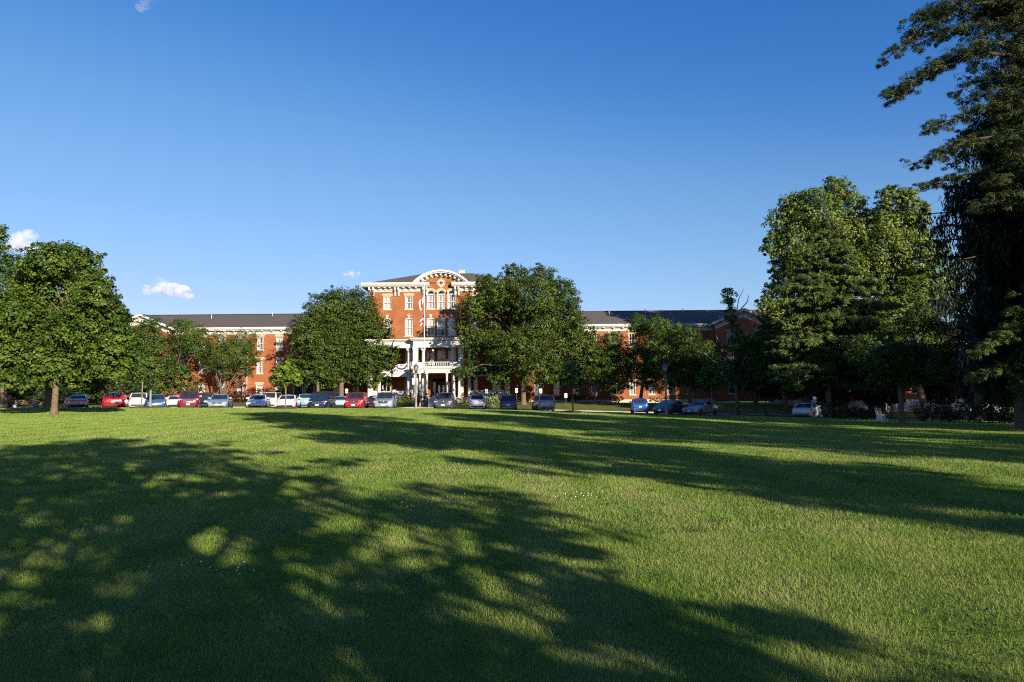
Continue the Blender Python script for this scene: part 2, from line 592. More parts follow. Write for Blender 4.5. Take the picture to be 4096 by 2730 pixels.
xs = np.concatenate([[-900, -500, -300, -200, -150], np.arange(-120, 121, 2.0), [150, 200, 300, 500, 900]])
ys = np.concatenate([[-300, -150, -80, -40, -20], np.arange(-10, 58, 2.0), np.arange(58, 62, 0.25), np.arange(62, 122, 2.0), [150, 200, 300, 500, 900, 2000]])
tag(sheet(xs, ys, ground, 'lawn_ground', M['turf']), kind='structure')
lot_xs = np.arange(-90, 33, 2.0)
lot_ys = np.concatenate([np.arange(60.75, 62, 0.25), np.arange(62, 79, 2.0), [79.0]])
tag(sheet(lot_xs, lot_ys, ground, 'parking_lot', M['asphalt'], 0.02), kind='structure')


def ribbon(name, pts, w, h, mat, kind='structure', off=0.0):
    """a low strip that follows the ground"""
    mb = MB()
    for (x0, y0), (x1, y1) in zip(pts[:-1], pts[1:]):
        dx, dy = x1 - x0, y1 - y0
        L = math.hypot(dx, dy)
        nx, ny = -dy / L * w / 2, dx / L * w / 2
        za, zb = gz(x0, y0) + off, gz(x1, y1) + off
        vs = [(x0 - nx, y0 - ny, za - .2), (x1 - nx, y1 - ny, zb - .2), (x1 + nx, y1 + ny, zb - .2), (x0 + nx, y0 + ny, za - .2),
              (x0 - nx, y0 - ny, za + h), (x1 - nx, y1 - ny, zb + h), (x1 + nx, y1 + ny, zb + h), (x0 + nx, y0 + ny, za + h)]
        mb.hexa(vs)
    return tag(mb.build(name, mat), kind=kind)


ribbon('kerb', [(x, LOT1 + 0.1) for x in range(-88, 33, 4)], 0.18, 0.13, M['concrete'])
ribbon('footpath', [(x, LOT1 + 2.2) for x in range(4, 60, 4)], 1.3, 0.03, M['concrete'])
ribbon('garden_path', [(23.0 + 3.2 * k, 49.5 - 0.9 * k) for k in range(8)], 1.4, 0.02, M['concrete'])
ribbon('entrance_walk', [(-10.6, 79.4), (-10.6, 84), (-10.6, 88), (-10.6, 92.5)], 3.4, 0.03, M['concrete'])

# grass blades: dense near the camera, coarser with distance
def build_grass():
    g = np.random.default_rng(11)
    Vs, Fs, Rs = [], [], []
    base = 0
    bands = [(2.6, 5.0, 7500, 0.036, 0.0040), (5.0, 8.0, 4400, 0.038, 0.0055), (8.0, 13, 1900, 0.042, 0.008), (13, 22, 900, 0.043, 0.011), (22, 38, 480, 0.043, 0.017), (38, 60.3, 230, 0.045, 0.028)]
    for y0, y1, dens, h, w in bands:
        m = 0.80
        area = m * (y1 * y1 - y0 * y0) + 4 * (y1 - y0)
        n = int(area * dens)
        # sample y proportional to the width of the strip
        y = np.sqrt(g.random(int(n * 1.0)) * (y1 * y1 - y0 * y0) + y0 * y0)
        x = (g.random(len(y)) * 2 - 1) * (m * y + 2.0)
        z = ground(x, y)
        # clumpy heights
        cl = 0.5 + 0.5 * np.sin(x * 2.1 + 1.7 * np.sin(y * 1.3)) * np.sin(y * 1.9 + 1.1 * np.sin(x * 0.9))
        hh = h * (0.55 + 0.75 * g.random(len(y)) ** 1.4) * (0.75 + 0.5 * cl)
        tall = g.random(len(y)) < 0.012
        hh = np.where(tall, hh * 1.7, hh)
        ww = w * (0.6 + 0.8 * g.random(len(y)))
        a = g.random(len(y)) * 2 * np.pi
        la = g.random(len(y)) * 2 * np.pi
        lean = hh * (0.25 + 0.75 * g.random(len(y))) * np.clip(1.15 - y / 40, .25, 1)
        dx, dy = np.cos(a) * ww / 2, np.sin(a) * ww / 2
        p0 = np.stack([x - dx, y - dy, z - 0.006], -1)
        p1 = np.stack([x + dx, y + dy, z - 0.006], -1)
        p2 = np.stack([x + np.cos(la) * lean, y + np.sin(la) * lean, z + hh], -1)
        V = np.stack([p0, p1, p2], 1).reshape(-1, 3)
        F = np.arange(len(V)).reshape(-1, 3) + base
        base += len(V)
        r = g.random(len(y))
        r = np.where(g.random(len(y)) < np.clip(.03 - y * .002, 0, 1), 1.7, r)
        Vs.append(V); Fs.append(F); Rs.append(r)
    o = mesh_np('grass', np.concatenate(Vs), np.concatenate(Fs), M['grass_blade'], rnd=np.concatenate(Rs))
    tag(o, 'short mown grass blades covering the wide front lawn', 'grass', kind='stuff')


build_grass()

# ------------------------------------------------------------------ vegetation builders
def unit(v):
    return v / (np.linalg.norm(v, axis=-1, keepdims=True) + 1e-9)


def ball(g, n):
    return unit(g.normal(size=(n, 3))) * (g.random((n, 1)) ** (1 / 3))


def leaf_quads(pos, nrm, size, g, aspect=0.62):
    n = len(pos)
    nrm = unit(nrm)
    t = unit(np.cross(nrm, g.normal(size=(n, 3))))
    b = np.cross(nrm, t)
    s = (size * (0.65 + 0.7 * g.random((n, 1))))
    bend = nrm * s * 0.18
    V = np.stack([pos - t * s * .5 - bend * .5, pos + b * s * aspect * .5 + bend * .5, pos + t * s * .5 - bend * .5, pos - b * s * aspect * .5 + bend * .5], 1).reshape(-1, 3)
    F = np.arange(len(V)).reshape(-1, 4)
    return V, F


def crown_leaves(lobes, count, size, g, clump=0.30, fill=0.12, flat=0.75, up=0.45):
    """lobes: list of (centre(3), radii(3)) -> leaf quads gathered in clumps near the lobes' surfaces"""
    C = np.array([l[0] for l in lobes], float)
    Rr = np.array([l[1] for l in lobes], float)
    area = (Rr[:, 0] * Rr[:, 1] + Rr[:, 1] * Rr[:, 2] + Rr[:, 0] * Rr[:, 2])
    prob = area / area.sum()
    Rm = Rr.mean(1)
    # clumps
    per = 30
    nc = max(8, int(count * (1 - fill) / per))
    li = g.choice(len(lobes), nc, p=prob)
    dirs = unit(g.normal(size=(nc, 3)) + np.array([0, 0, 0.12]))
    rr = 0.60 + 0.44 * g.random((nc, 1)) ** 0.8
    stray = g.random((nc, 1)) < 0.13
    rr = np.where(stray, 1.05 + 0.24 * g.random((nc, 1)), rr)
    cc = C[li] + dirs * Rr[li] * rr
    cr = Rm[li][:, None] * clump * (0.55 + 0.85 * g.random((nc, 1))) * np.where(stray, .62, 1.0)
    tone = g.random(nc)
    ci = np.repeat(np.arange(nc), per)
    q = ball(g, len(ci))
    q[:, 2] *= flat
    pos = cc[ci] + q * cr[ci]
    out = unit(pos - C[li[ci]])
    nrm = 0.55 * out + 0.45 * unit(q) + np.array([0, 0, up]) + 0.55 * unit(g.normal(size=pos.shape))
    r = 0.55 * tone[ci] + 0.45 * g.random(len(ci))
    nf = int(count * fill)
    lf = g.choice(len(lobes), nf, p=prob)
    pf = C[lf] + ball(g, nf) * Rr[lf] * 0.75
    pos = np.concatenate([pos, pf])
    nrm = np.concatenate([nrm, g.normal(size=(nf, 3))])
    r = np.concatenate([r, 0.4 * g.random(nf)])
    V, F = leaf_quads(pos, nrm, size, g)
    return V, F, r


def limb(mb, p0, p1, r0, r1, rng, sag=0.0, n=6, wob=0.06):
    p0, p1 = Vector(p0), Vector(p1)
    L = (p1 - p0).length
    pts, rs = [], []
    for i in range(n + 1):
        t = i / n
        p = p0.lerp(p1, t)
        k = math.sin(math.pi * t)
        p += Vector((rng.uniform(-1, 1), rng.uniform(-1, 1), rng.uniform(-1, 1))) * L * wob * k
        p.z += sag * L * k
        pts.append(p)
        rs.append(r0 + (r1 - r0) * t ** 0.8)
    mb.tube(pts, rs, 6)
    return pts


def leafy_tree(name, label, cat, base_px, d, lobes_px, count, leaf, mat, trunk_r, seed, fork=0.45, bark='bark', stems=1, depth=0.85, group=None, spread=0.35, clump=0.30, fill=0.12, lean=0.0, twigs=2, up=0.45, bare=None):
    g = np.random.default_rng(seed)
    rng = random.Random(seed)
    x0 = X(base_px, d)
    z0 = gz(x0, d)
    root = empty(name, (x0, d, z0), 0, label, cat, group)
    lobes = []
    cx = sum(l[0] for l in lobes_px) / len(lobes_px)
    half = max(1.0, (max(l[0] + l[2] for l in lobes_px) - min(l[0] - l[2] for l in lobes_px)) / 2) * d / FPX
    for (px, py, rx, ry) in lobes_px:
        k = d / FPX
        off = rng.uniform(-1, 1) * spread * half * math.sqrt(max(0.1, 1 - ((px - cx) * k / half) ** 2))
        c = P(px, py, d + off) - Vector((x0, d, z0))
        k *= (d + off) / d
        rm = (rx + ry) / 2 * k
        lobes.append(((c.x, c.y, c.z), (rx * k, rm * depth * 1.15, ry * k)))
    V, F, r = crown_leaves(lobes, count, leaf, g, clump=clump, fill=fill, up=up)
    mesh_np('crown', V, F, mat, root, r)
    # trunk and limbs
    mb = MB()
    zlow = min(l[0][2] - l[1][2] for l in lobes)
    ztop = max(l[0][2] + l[1][2] for l in lobes)
    ccx = sum(l[0][0] for l in lobes) / len(lobes)
    fz = max(0.8, zlow + (ztop - zlow) * fork * 0.35) if stems == 1 else 0.5
    if stems == 1:
        tp = Vector((ccx * 0.25 + lean, 0, fz))
        pts = [Vector((0, 0, -0.15)), Vector((0, 0, 0.12)), Vector((0.01, 0, 0.6 if fz > 1.2 else fz * 0.5)), tp.lerp(Vector((0, 0, 0.5)), 0.4), tp]
        mb.tube(pts, [trunk_r * 1.75, trunk_r * 1.3, trunk_r * 1.02, trunk_r * 0.92, trunk_r * 0.82], 10)
        top = Vector((ccx * 0.8, 0, zlow + (ztop - zlow) * 0.8))
        limb(mb, tp, top, trunk_r * 0.8, trunk_r * 0.12, rng, n=8, wob=0.03)
        starts = [tp.lerp(top, k) for k in (0.0, 0.1, 0.2, 0.35, 0.5)]
    else:
        starts = [Vector((rng.uniform(-.15, .15), rng.uniform(-.15, .15), 0.25)) for _ in range(stems)]
        mb.tube([(0, 0, -.15), (0, 0, .15), (0, 0, .5)], [trunk_r * 1.9, trunk_r * 1.7, trunk_r * 1.2], 10)
    for i, (c, rr) in enumerate(lobes):
        if stems == 1:
            s = min(starts, key=lambda q: abs(q.z - (c[2] - rr[2] * 0.8) * 0.8))
            r0 = trunk_r * rng.uniform(0.28, 0.42)
        else:
            s = starts[i % stems]
            r0 = trunk_r * rng.uniform(0.45, 0.6)
        pts = limb(mb, s, c, r0, r0 * 0.3, rng, sag=0.05)
        for k in range(twigs):
            e = Vector(c) + Vector((rng.uniform(-1, 1) * rr[0], rng.uniform(-1, 1) * rr[1], rng.uniform(-.4, 1) * rr[2])) * 0.8
            limb(mb, pts[rng.choice((3, 4, 5))], e, r0 * 0.4, r0 * 0.1, rng, n=4)
    mb.build('trunk', M[bark], root)
    if bare:
        bb = MB()
        for line in bare:
            pts = []
            for (px, py) in line:
                q = P(px, py, d) - Vector((x0, d, z0))
                pts.append((q.x + rng.uniform(-.1, .1), q.y + rng.uniform(-.9, .2), q.z))
            n = len(pts)
            bb.tube(pts, [0.09 * (1 - 0.75 * i / (n - 1)) for i in range(n)], 5)
        bb.build('bare_branch', M['dead_wood'], root)
    return root


def needles(tufts, dirs, per, length, width, g, spread=0.7, bias=(0, 0, 0.15)):
    n = len(tufts)
    i = np.repeat(np.arange(n), per)
    m = len(i)
    dv = unit(dirs[i] + spread * unit(g.normal(size=(m, 3))) + np.array(bias))
    p = tufts[i] + g.normal(size=(m, 3)) * 0.05
    L = length * (0.6 + 0.8 * g.random((m, 1)))
    s = unit(np.cross(dv, g.normal(size=(m, 3)))) * width * (0.7 + 0.6 * g.random((m, 1))) * 0.5
    V = np.stack([p, p + dv * L * .45 + s, p + dv * L, p + dv * L * .45 - s], 1).reshape(-1, 3)
    F = np.arange(len(V)).reshape(-1, 4)
    tone = g.random(n)
    return V, F, 0.6 * tone[i] + 0.4 * g.random(m)


def conifer(name, label, x0, y0, H, zlow, lenfun, nbr, seed, mat, trunk_r, droop=0.12, rise=0.1, kind='pine', nlen=0.3, nwid=0.05, per=8, step=0.32, lat=0.42, group=None, az=None, bark='bark', cat='tree', hang=0.9, jitter=0.25):
    g = np.random.default_rng(seed)
    rng = random.Random(seed)
    z0 = gz(x0, y0)
    root = empty(name, (x0, y0, z0), 0, label, cat, group)
    mb = MB()
    mb.tube([(0, 0, -.2), (0, 0, .2), (0, 0, H * .3), (0.1, 0, H * .7), (0.05, 0, H)], [trunk_r * 1.6, trunk_r * 1.15, trunk_r * .85, trunk_r * .45, .03], 9)
    T, D = [], []
    for i in range(nbr):
        t = (i + rng.random() * 0.8) / nbr
        z = zlow + (H * 0.985 - zlow) * t
        L = lenfun(t) * rng.uniform(1 - jitter, 1 + jitter * 0.6)
        phi = (i * 2.399 + rng.uniform(-.4, .4)) if az is None else az(rng)
        dv = Vector((math.cos(phi), math.sin(phi), 0))
        sd = Vector((-math.sin(phi), math.cos(phi), 0))
        K = 8
        pts = []
        for k in range(K + 1):
            s = k / K
            pts.append(Vector((0, 0, z)) + dv * L * s + Vector((0, 0, L * (rise * s - droop * s * s))) + sd * L * 0.05 * math.sin(3 * s + i))
        mb.tube(pts, [max(.012, trunk_r * .22 * (1 - t * .6) * (1 - .85 * k / K)) for k in range(K + 1)], 5)
        s = 0.22 if kind == 'pine' else 0.12
        while s <= 1.0:
            k = min(K - 1, int(s * K))
            p = pts[k].lerp(pts[k + 1], s * K - k)
            ll = lat * L * (1.05 - s) ** 0.8 * rng.uniform(.6, 1.1) + 0.12
            for sg in (-1, 1):
                fw = (dv * 0.65 + sd * sg * 0.8).normalized()
                q = 0.0
                while q < ll:
                    pp = p + fw * q + Vector((0, 0, -0.10 * q + rng.uniform(-.06, .08)))
                    T.append(pp)
                    D.append(fw + Vector((0, 0, .25 if kind == 'pine' else -.5)))
                    if kind == 'spruce' and rng.random() < 0.55:
                        hl = hang * rng.uniform(.3, 1.0) * (0.35 + 0.65 * min(1, L / 3))
                        h = 0.12
                        while h < hl:
                            T.append(pp + Vector((rng.uniform(-.04, .04), rng.uniform(-.04, .04), -h)))
                            D.append(Vector((rng.uniform(-.25, .25), rng.uniform(-.25, .25), -1)))
                            h += 0.2
                    q += step * rng.uniform(.7, 1.2)
            s += max(0.03, step / max(L, .5)) * rng.uniform(.7, 1.1)
        T.append(pts[-1]); D.append(dv + Vector((0, 0, .2)))
    T.append(Vector((0.05, 0, H))); D.append(Vector((0, 0, 1)))
    T = np.array([tuple(v) for v in T]); D = unit(np.array([tuple(v) for v in D]))
    V, F, r = needles(T, D, per, nlen, nwid, g, bias=(0, 0, 0.15) if kind == 'pine' else (0, 0, -.2))
    mesh_np('crown', V, F, mat, root, r)
    mb.build('trunk', M[bark], root)
    return root


def shrub(name, label, px, d, w, h, mat, seed, count=1500, leaf=0.10, dx=None, cat='shrub', group=None, zoff=0.0, cone=False, x=None):
    g = np.random.default_rng(seed)
    rng = random.Random(seed)
    x0 = X(px, d) if x is None else x
    z0 = gz(x0, d) + zoff
    root = empty(name, (x0, d, z0), 0, label, cat, group)
    lobes = []
    if cone:
        for k in range(7):
            t = k / 6
            lobes.append(((0, 0, h * (0.08 + 0.86 * t)), (w / 2 * (1 - .85 * t),) * 2 + (h * .12,)))
    else:
        n = max(2, int(round(w / h * 1.6)))
        for k in range(n):
            xx = (k + .5) / n * w - w / 2
            hh = h * rng.uniform(.8, 1.0)
            lobes.append(((xx, rng.uniform(-.2, .2), hh * .5), (w / n * .75, min(.9, h * .6), hh * .5)))
    V, F, r = crown_leaves(lobes, count, leaf, g, clump=.33, fill=.2)
    V[:, 2] = np.maximum(V[:, 2], 0.0)
    mesh_np('foliage', V, F, mat, root, r)
    mb = MB()
    for k in range(4):
        limb(mb, (rng.uniform(-.1, .1) * w * .4, 0, 0), (rng.uniform(-.35, .35) * w, rng.uniform(-.2, .2), h * .6), .03, .01, rng, n=3)
    mb.build('stem', M['bark'], root)
    return root

# ------------------------------------------------------------------ brick building
CX = X(1765, 100)
BY = 100.0                         # front wall of the central block
WY = 104.0                         # front wall of the wings
bld = empty('brick_building', (CX, BY, 0.3), 0, 'long three storey red brick building with arched white pediment and columned porch', 'building')
BO = (CX, BY, 0.3)


def wall_with_holes(mb, x0, x1, z0, z1, y, holes, depth=0.22, mi=0):
    """front face at y with rectangular openings and their reveals; holes = (xa, xb, za, zb)"""
    xs_ = sorted({x0, x1, *[h[0] for h in holes], *[h[1] for h in holes]})
    zs_ = sorted({z0, z1, *[h[2] for h in holes], *[h[3] for h in holes]})
    for i in range(len(xs_) - 1):
        for j in range(len(zs_) - 1):
            xm, zm = (xs_[i] + xs_[i + 1]) / 2, (zs_[j] + zs_[j + 1]) / 2
            if any(h[0] < xm < h[1] and h[2] < zm < h[3] for h in holes):
                continue
            mb.add([(xs_[i], y, zs_[j]), (xs_[i + 1], y, zs_[j]), (xs_[i + 1], y, zs_[j + 1]), (xs_[i], y, zs_[j + 1])], [(0, 1, 2, 3)], mi)
    for a, b, c, e in holes:
        yb = y + depth
        mb.add([(a, y, c), (a, yb, c), (a, yb, e), (a, y, e)], [(0, 1, 2, 3)], mi)
        mb.add([(b, y, c), (b, yb, c), (b, yb, e), (b, y, e)], [(3, 2, 1, 0)], mi)
        mb.add([(a, y, e), (b, y, e), (b, yb, e), (a, yb, e)], [(0, 1, 2, 3)], mi)
        mb.add([(a, y, c), (b, y, c), (b, yb, c), (a, yb, c)], [(3, 2, 1, 0)], mi)


def arc_pts(cx, cz, r, a0, a1, n):
    return [(cx + r * math.sin(a0 + (a1 - a0) * i / n), cz + r * math.cos(a0 + (a1 - a0) * i / n)) for i in range(n + 1)]


wrng = random.Random(5)


def window(cx, za, zb, y, w, top='flat', head='lintel', fill='blind', rows=2, mull=True):
    """sash window set in an opening of width w between za and zb; returns nothing, adds parts to the building"""
    f = MB()
    yf = y + 0.06
    a, b = cx - w / 2, cx + w / 2
    t = 0.10
    zt = zb
    if top == 'round':
        r = w / 2
        zs = zb - r
    elif top == 'segment':
        r = None
        zs = zb - 0.22
    else:
        zs = zb
    f.box(a, a + t, yf, yf + .12, za, zs)
    f.box(b - t, b, yf, yf + .12, za, zs)
    f.box(a + t, b - t, yf, yf + .12, za, za + t)
    if top == 'flat':
        f.box(a + t, b - t, yf, yf + .12, zb - t, zb)
    else:
        if top == 'round':
            outer = arc_pts(cx, zs, w / 2, -math.pi / 2, math.pi / 2, 14)
            inner = arc_pts(cx, zs, w / 2 - t, -math.pi / 2, math.pi / 2, 14)
        else:
            R_ = ((w / 2) ** 2 + .22 ** 2) / (2 * .22)
            an = math.asin(w / 2 / R_)
            outer = arc_pts(cx, zb - R_, R_, -an, an, 8)
            inner = [(min(max(p[0], a + t), b - t), p[1] - .16) for p in outer]
        for i in range(len(outer) - 1):
            o0, o1, i0, i1 = outer[i], outer[i + 1], inner[i], inner[i + 1]
            f.add([(o0[0], yf, o0[1]), (o1[0], yf, o1[1]), (i1[0], yf, i1[1]), (i0[0], yf, i0[1]),
                   (o0[0], yf + .12, o0[1]), (o1[0], yf + .12, o1[1]), (i1[0], yf + .12, i1[1]), (i0[0], yf + .12, i0[1])],
                  [(0, 3, 2, 1), (4, 5, 6, 7), (3, 7, 6, 2), (0, 1, 5, 4)])
    zm = (za + zs) / 2 if top != 'round' else (za + zs) / 2
    ym = yf + .05
    f.box(a + t, b - t, ym, ym + .05, zm - .035, zm + .035)
    if mull:
        f.box(cx - .022, cx + .022, ym + .004, ym + .044, za + t, zm - .035)
        f.box(cx - .022, cx + .022, ym + .004, ym + .044, zm + .035, zs - (t if top == 'flat' else 0))
    if top == 'round':
        f.box(a + t, b - t, yf + .01, yf + .11, zs - .06, zs + .06)
    fo = f.build('window', M['trim'], bld, BO)
    # pane
    p = MB()
    yp = yf + .085
    poly = [(a + t * .5, za + t * .5), (b - t * .5, za + t * .5), (b - t * .5, zs - t * .5)]
    if top != 'flat':
        poly += [(q[0], q[1] - .05) for q in reversed(outer[1:-1])]
    poly += [(a + t * .5, zs - t * .5)]
    p.add([(q[0], yp, q[1]) for q in poly], [tuple(range(len(poly)))])
    p.build('pane', M['glass'], fo, BO)
    # blind or curtains hanging inside
    yb = y + .30
    if fill in ('blind', 'half'):
        h0 = za + .08 if fill == 'blind' else za + (zs - za) * wrng.uniform(.4, .62)
        q = MB()
        q.box(a + .02, b - .02, yb, yb + .02, h0, zs - .02)
        q.build('blind', M['blind'], fo, BO)
    elif fill == 'curtain':
        q = MB()
        ww = (b - a) * wrng.uniform(.26, .46)
        for s0, s1 in ((a + .02, a + ww), (b - ww, b - .02)):
            n = 8
            for k in range(n):
                u0, u1 = s0 + (s1 - s0) * k / n, s0 + (s1 - s0) * (k + 1) / n
                ya, yb2 = yb + (.03 if k % 2 else 0), yb + (0 if k % 2 else .03)
                q.add([(u0, ya, za), (u1, yb2, za), (u1, yb2, zs), (u0, ya, zs)], [(0, 1, 2, 3)])
        q.build('curtain', M['curtain'], fo, BO)
    # stone head and sill
    s = MB()
    s.box(a - .12, b + .12, y - .08, y + .10, za - .16, za - .003)
    s.build('sill', M['stone'], fo, BO)
    if head == 'lintel':
        s = MB()
        s.box(a - .18, b + .18, y - .03, y + .10, zb + .003, zb + .33)
        s.build('lintel', M['stone'], fo, BO)
    elif head == 'keystone':
        s = MB()
        s.prism([(cx - .15, zb + .01), (cx + .15, zb + .01), (cx + .22, zb + .46), (cx - .22, zb + .46)], y - .06, y + .05)
        s.build('keystone', M['limestone'], fo, BO)
    elif head == 'arch':
        s = MB()
        o2 = arc_pts(cx, zs, w / 2 + .30, -math.pi / 2, math.pi / 2, 14)
        i2 = arc_pts(cx, zs, w / 2 + .004, -math.pi / 2, math.pi / 2, 14)
        for i in range(14):
            s.add([(o2[i][0], y - .05, o2[i][1]), (o2[i + 1][0], y - .05, o2[i + 1][1]), (i2[i + 1][0], y - .05, i2[i + 1][1]), (i2[i][0], y - .05, i2[i][1]),
                   (o2[i][0], y + .05, o2[i][1]), (o2[i + 1][0], y + .05, o2[i + 1][1]), (i2[i + 1][0], y + .05, i2[i + 1][1]), (i2[i][0], y + .05, i2[i][1])],
                  [(0, 3, 2, 1), (3, 7, 6, 2), (0, 1, 5, 4)])
        s.build('arch_surround', M['stone'], fo, BO)
    return fo


def spandrels(mb, cx, w, zb, y, top, mi=0):
    """brick that closes the corners between an arched head and its square opening"""
    a, b = cx - w / 2, cx + w / 2
    if top == 'round':
        zs = zb - w / 2
        arc = arc_pts(cx, zs, w / 2, -math.pi / 2, math.pi / 2, 14)
    else:
        R_ = ((w / 2) ** 2 + .22 ** 2) / (2 * .22)
        an = math.asin(w / 2 / R_)
        arc = arc_pts(cx, zb - R_, R_, -an, an, 8)
    n = len(arc) // 2
    for i in range(n):
        mb.add([(a, y, zb), (arc[i][0], y, arc[i][1]), (arc[i + 1][0], y, arc[i + 1][1])], [(0, 1, 2)], mi)
        j = len(arc) - 1 - i
        mb.add([(b, y, zb), (arc[j][0], y, arc[j][1]), (arc[j - 1][0], y, arc[j - 1][1])], [(2, 1, 0)], mi)


def bracket(mb, x, y, ztop, h, out, w=0.26):
    """S-shaped cornice bracket seen from the front as a block that narrows downward"""
    mb.prismx([(y - out, ztop), (y, ztop), (y, ztop - h), (y - out * .28, ztop - h), (y - out * .40, ztop - h * .55), (y - out, ztop - h * .30)], x - w / 2, x + w / 2)


# ---- central block
cw = 10.8
Z3a, Z3b, Z4a, Z4b = 10.05, 12.75, 14.0, 16.02
WAX = [-7.95, -4.76, 4.76, 7.95]
holes, wins = [], []
for k, ox in enumerate(WAX):
    c = CX + ox
    wins.append((c, Z4a, Z4b, 1.16, 'flat', 'lintel', ['blind', 'curtain', 'blind', 'blind'][k]))
    wins.append((c, Z3a, Z3b, 1.16, 'segment', 'keystone', ['half', 'blind', 'blind', 'half'][k]))
for k, ox in enumerate((-1.53, 0, 1.53)):
    c = CX + ox
    wins.append((c, Z4a, 16.80, 1.18, 'round', 'arch', ['curtain', 'curtain', 'curtain'][k]))
    wins.append((c, Z3a, Z3b, 1.18, 'segment', 'keystone', ['half', 'half', 'blind'][k]))
# windows and doors behind the porch
pw = []
for ox in (-8.0, -4.76, 4.76, 8.0):
    pw.append((CX + ox, 1.75, 4.1, 1.2, 'flat', 'none', 'none' if abs(ox) > 6 else 'curtain'))
    pw.append((CX + ox, 5.5, 7.9, 1.2, 'flat', 'none', 'curtain'))
for ox in (-1.6, 0, 1.6):
    pw.append((CX + ox, 5.35, 8.0, 1.2, 'flat', 'none', 'half'))
wallm = MB()
for (c, za, zb, w, *_r) in wins + pw:
    holes.append((c - w / 2, c + w / 2, za, zb))
door_hole = (CX - 1.35, CX + 1.35, 1.0, 3.75)
holes.append(door_hole)
WT = 17.86
wall_with_holes(wallm, CX - cw, CX + cw, 0.1, WT, BY, holes)
for (c, za, zb, w, top, *_r) in wins:
    if top != 'flat':
        spandrels(wallm, c, w, zb, BY, top)
# side and back walls
for sx in (-1, 1):
    x = CX + sx * cw
    wallm.add([(x, BY, .1), (x, BY + 22, .1), (x, BY + 22, WT), (x, BY, WT)], [(0, 1, 2, 3) if sx > 0 else (3, 2, 1, 0)])
# brick gable field under the arched pediment, with a round hole for the oculus
AR, ACZ = 5.59, 14.10
oc_z, oc_r = Zp(1133, 1765, BY), 0.36
ti = arc_pts(CX, ACZ, 4.72, -math.acos((WT - ACZ) / 4.72), math.acos((WT - ACZ) / 4.72), 24)
ring = [(CX + oc_r * math.sin(2 * math.pi * i / 24), oc_z + oc_r * math.cos(2 * math.pi * i / 24)) for i in range(24)]
oc_low = oc_z - 0.0
# field is split left / right of the oculus; the opening sits above WT so cut both sheets
top_poly = [p for p in ti if p[1] > WT + 1e-6]
wallm.add([(p[0], BY, p[1]) for p in [(ti[0][0], WT)] + top_poly + [(ti[-1][0], WT)]], [tuple(range(len(top_poly) + 1, -1, -1))])
wallm.build('wall', M['brick'], bld, BO)
for a in wins + pw:
    window(a[0], a[1], a[2], BY, a[3], a[4], a[5], a[6])

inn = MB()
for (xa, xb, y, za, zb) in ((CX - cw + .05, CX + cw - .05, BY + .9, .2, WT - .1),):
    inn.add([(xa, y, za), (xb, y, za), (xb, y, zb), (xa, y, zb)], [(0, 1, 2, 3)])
inn.build('dark_backing', M['dark_room'], bld, BO)  # flat dark sheet in place of unlit rooms

# oculus: stone ring, white frame, pane proud of the brick
m = MB()
for r0, r1, ya, yb, mi in ((.40, .60, BY - .05, BY - .003, 1), (.28, .40, BY - .10, BY - .003, 0)):
    for i in range(24):
        a0, a1 = 2 * math.pi * i / 24, 2 * math.pi * (i + 1) / 24
        q = [(CX + r * math.sin(a), oc_z + r * math.cos(a)) for r, a in ((r0, a0), (r1, a0), (r1, a1), (r0, a1))]
        m.prism([q[0], q[1], q[2], q[3]], ya, yb, mi)
for an in (0, 90, 180, 270):
    ca, sa = math.cos(rad(an)), math.sin(rad(an))
    q = [(CX + u * ca - v * sa, oc_z + u * sa + v * ca) for u, v in ((.61, -.10), (.74, -.13), (.74, .13), (.61, .10))]
    m.prism(q, BY - .05, BY - .003, 1)
m.box(CX - .27, CX + .27, BY - .085, BY - .045, oc_z - .022, oc_z + .022)
m.box(CX - .022, CX + .022, BY - .088, BY - .042, oc_z - .27, oc_z + .27)
oc = m.build('round_window', [M['trim'], M['stone']], bld, BO)
m = MB()
m.add([(CX + .29 * math.sin(2 * math.pi * i / 24), BY - .03, oc_z + .29 * math.cos(2 * math.pi * i / 24)) for i in range(24)], [tuple(range(23, -1, -1))])
m.build('pane', M['car_glass'], oc, BO)

# cornice with brackets
m = MB()
for xa, xb in ((CX - cw - .85, CX - 1.72), (CX + 1.60, CX + cw + .85)):
    m.prismx([(BY - .95, 17.62), (BY - .95, WT), (BY + .3, WT + .02), (BY + .3, 17.24), (BY - .62, 17.24), (BY - .80, 17.40)], xa, xb)
for sx in (-1, 1):   # returns along the sides
    x0_, x1_ = sorted((CX + sx * (cw + .001), CX + sx * (cw + .85)))
    m.box(x0_, x1_, BY + .31, BY + 22.5, 17.24, WT)
m.build('cornice', M['white'], bld, BO)
m = MB()
for xa, xb in ((CX - cw - .02, CX - 1.95), (CX + 1.80, CX + cw + .02)):
    m.box(xa, xb, BY - .06, BY - .003, 16.62, 17.235)
for sx in (-1, 1):
    for px_ in (10.55, 9.95, 6.75, 6.25, 2.6, 2.1):
        bracket(m, CX + sx * px_, BY - .062, 17.235, 1.25, .55, .22)
    for px_ in (9.1, 8.25, 7.5, 5.5, 4.6, 3.65):
        bracket(m, CX + sx * px_, BY - .062, 17.235, .42, .55, .28)
m.build('frieze', M['white'], bld, BO)

# arched pediment
m = MB()


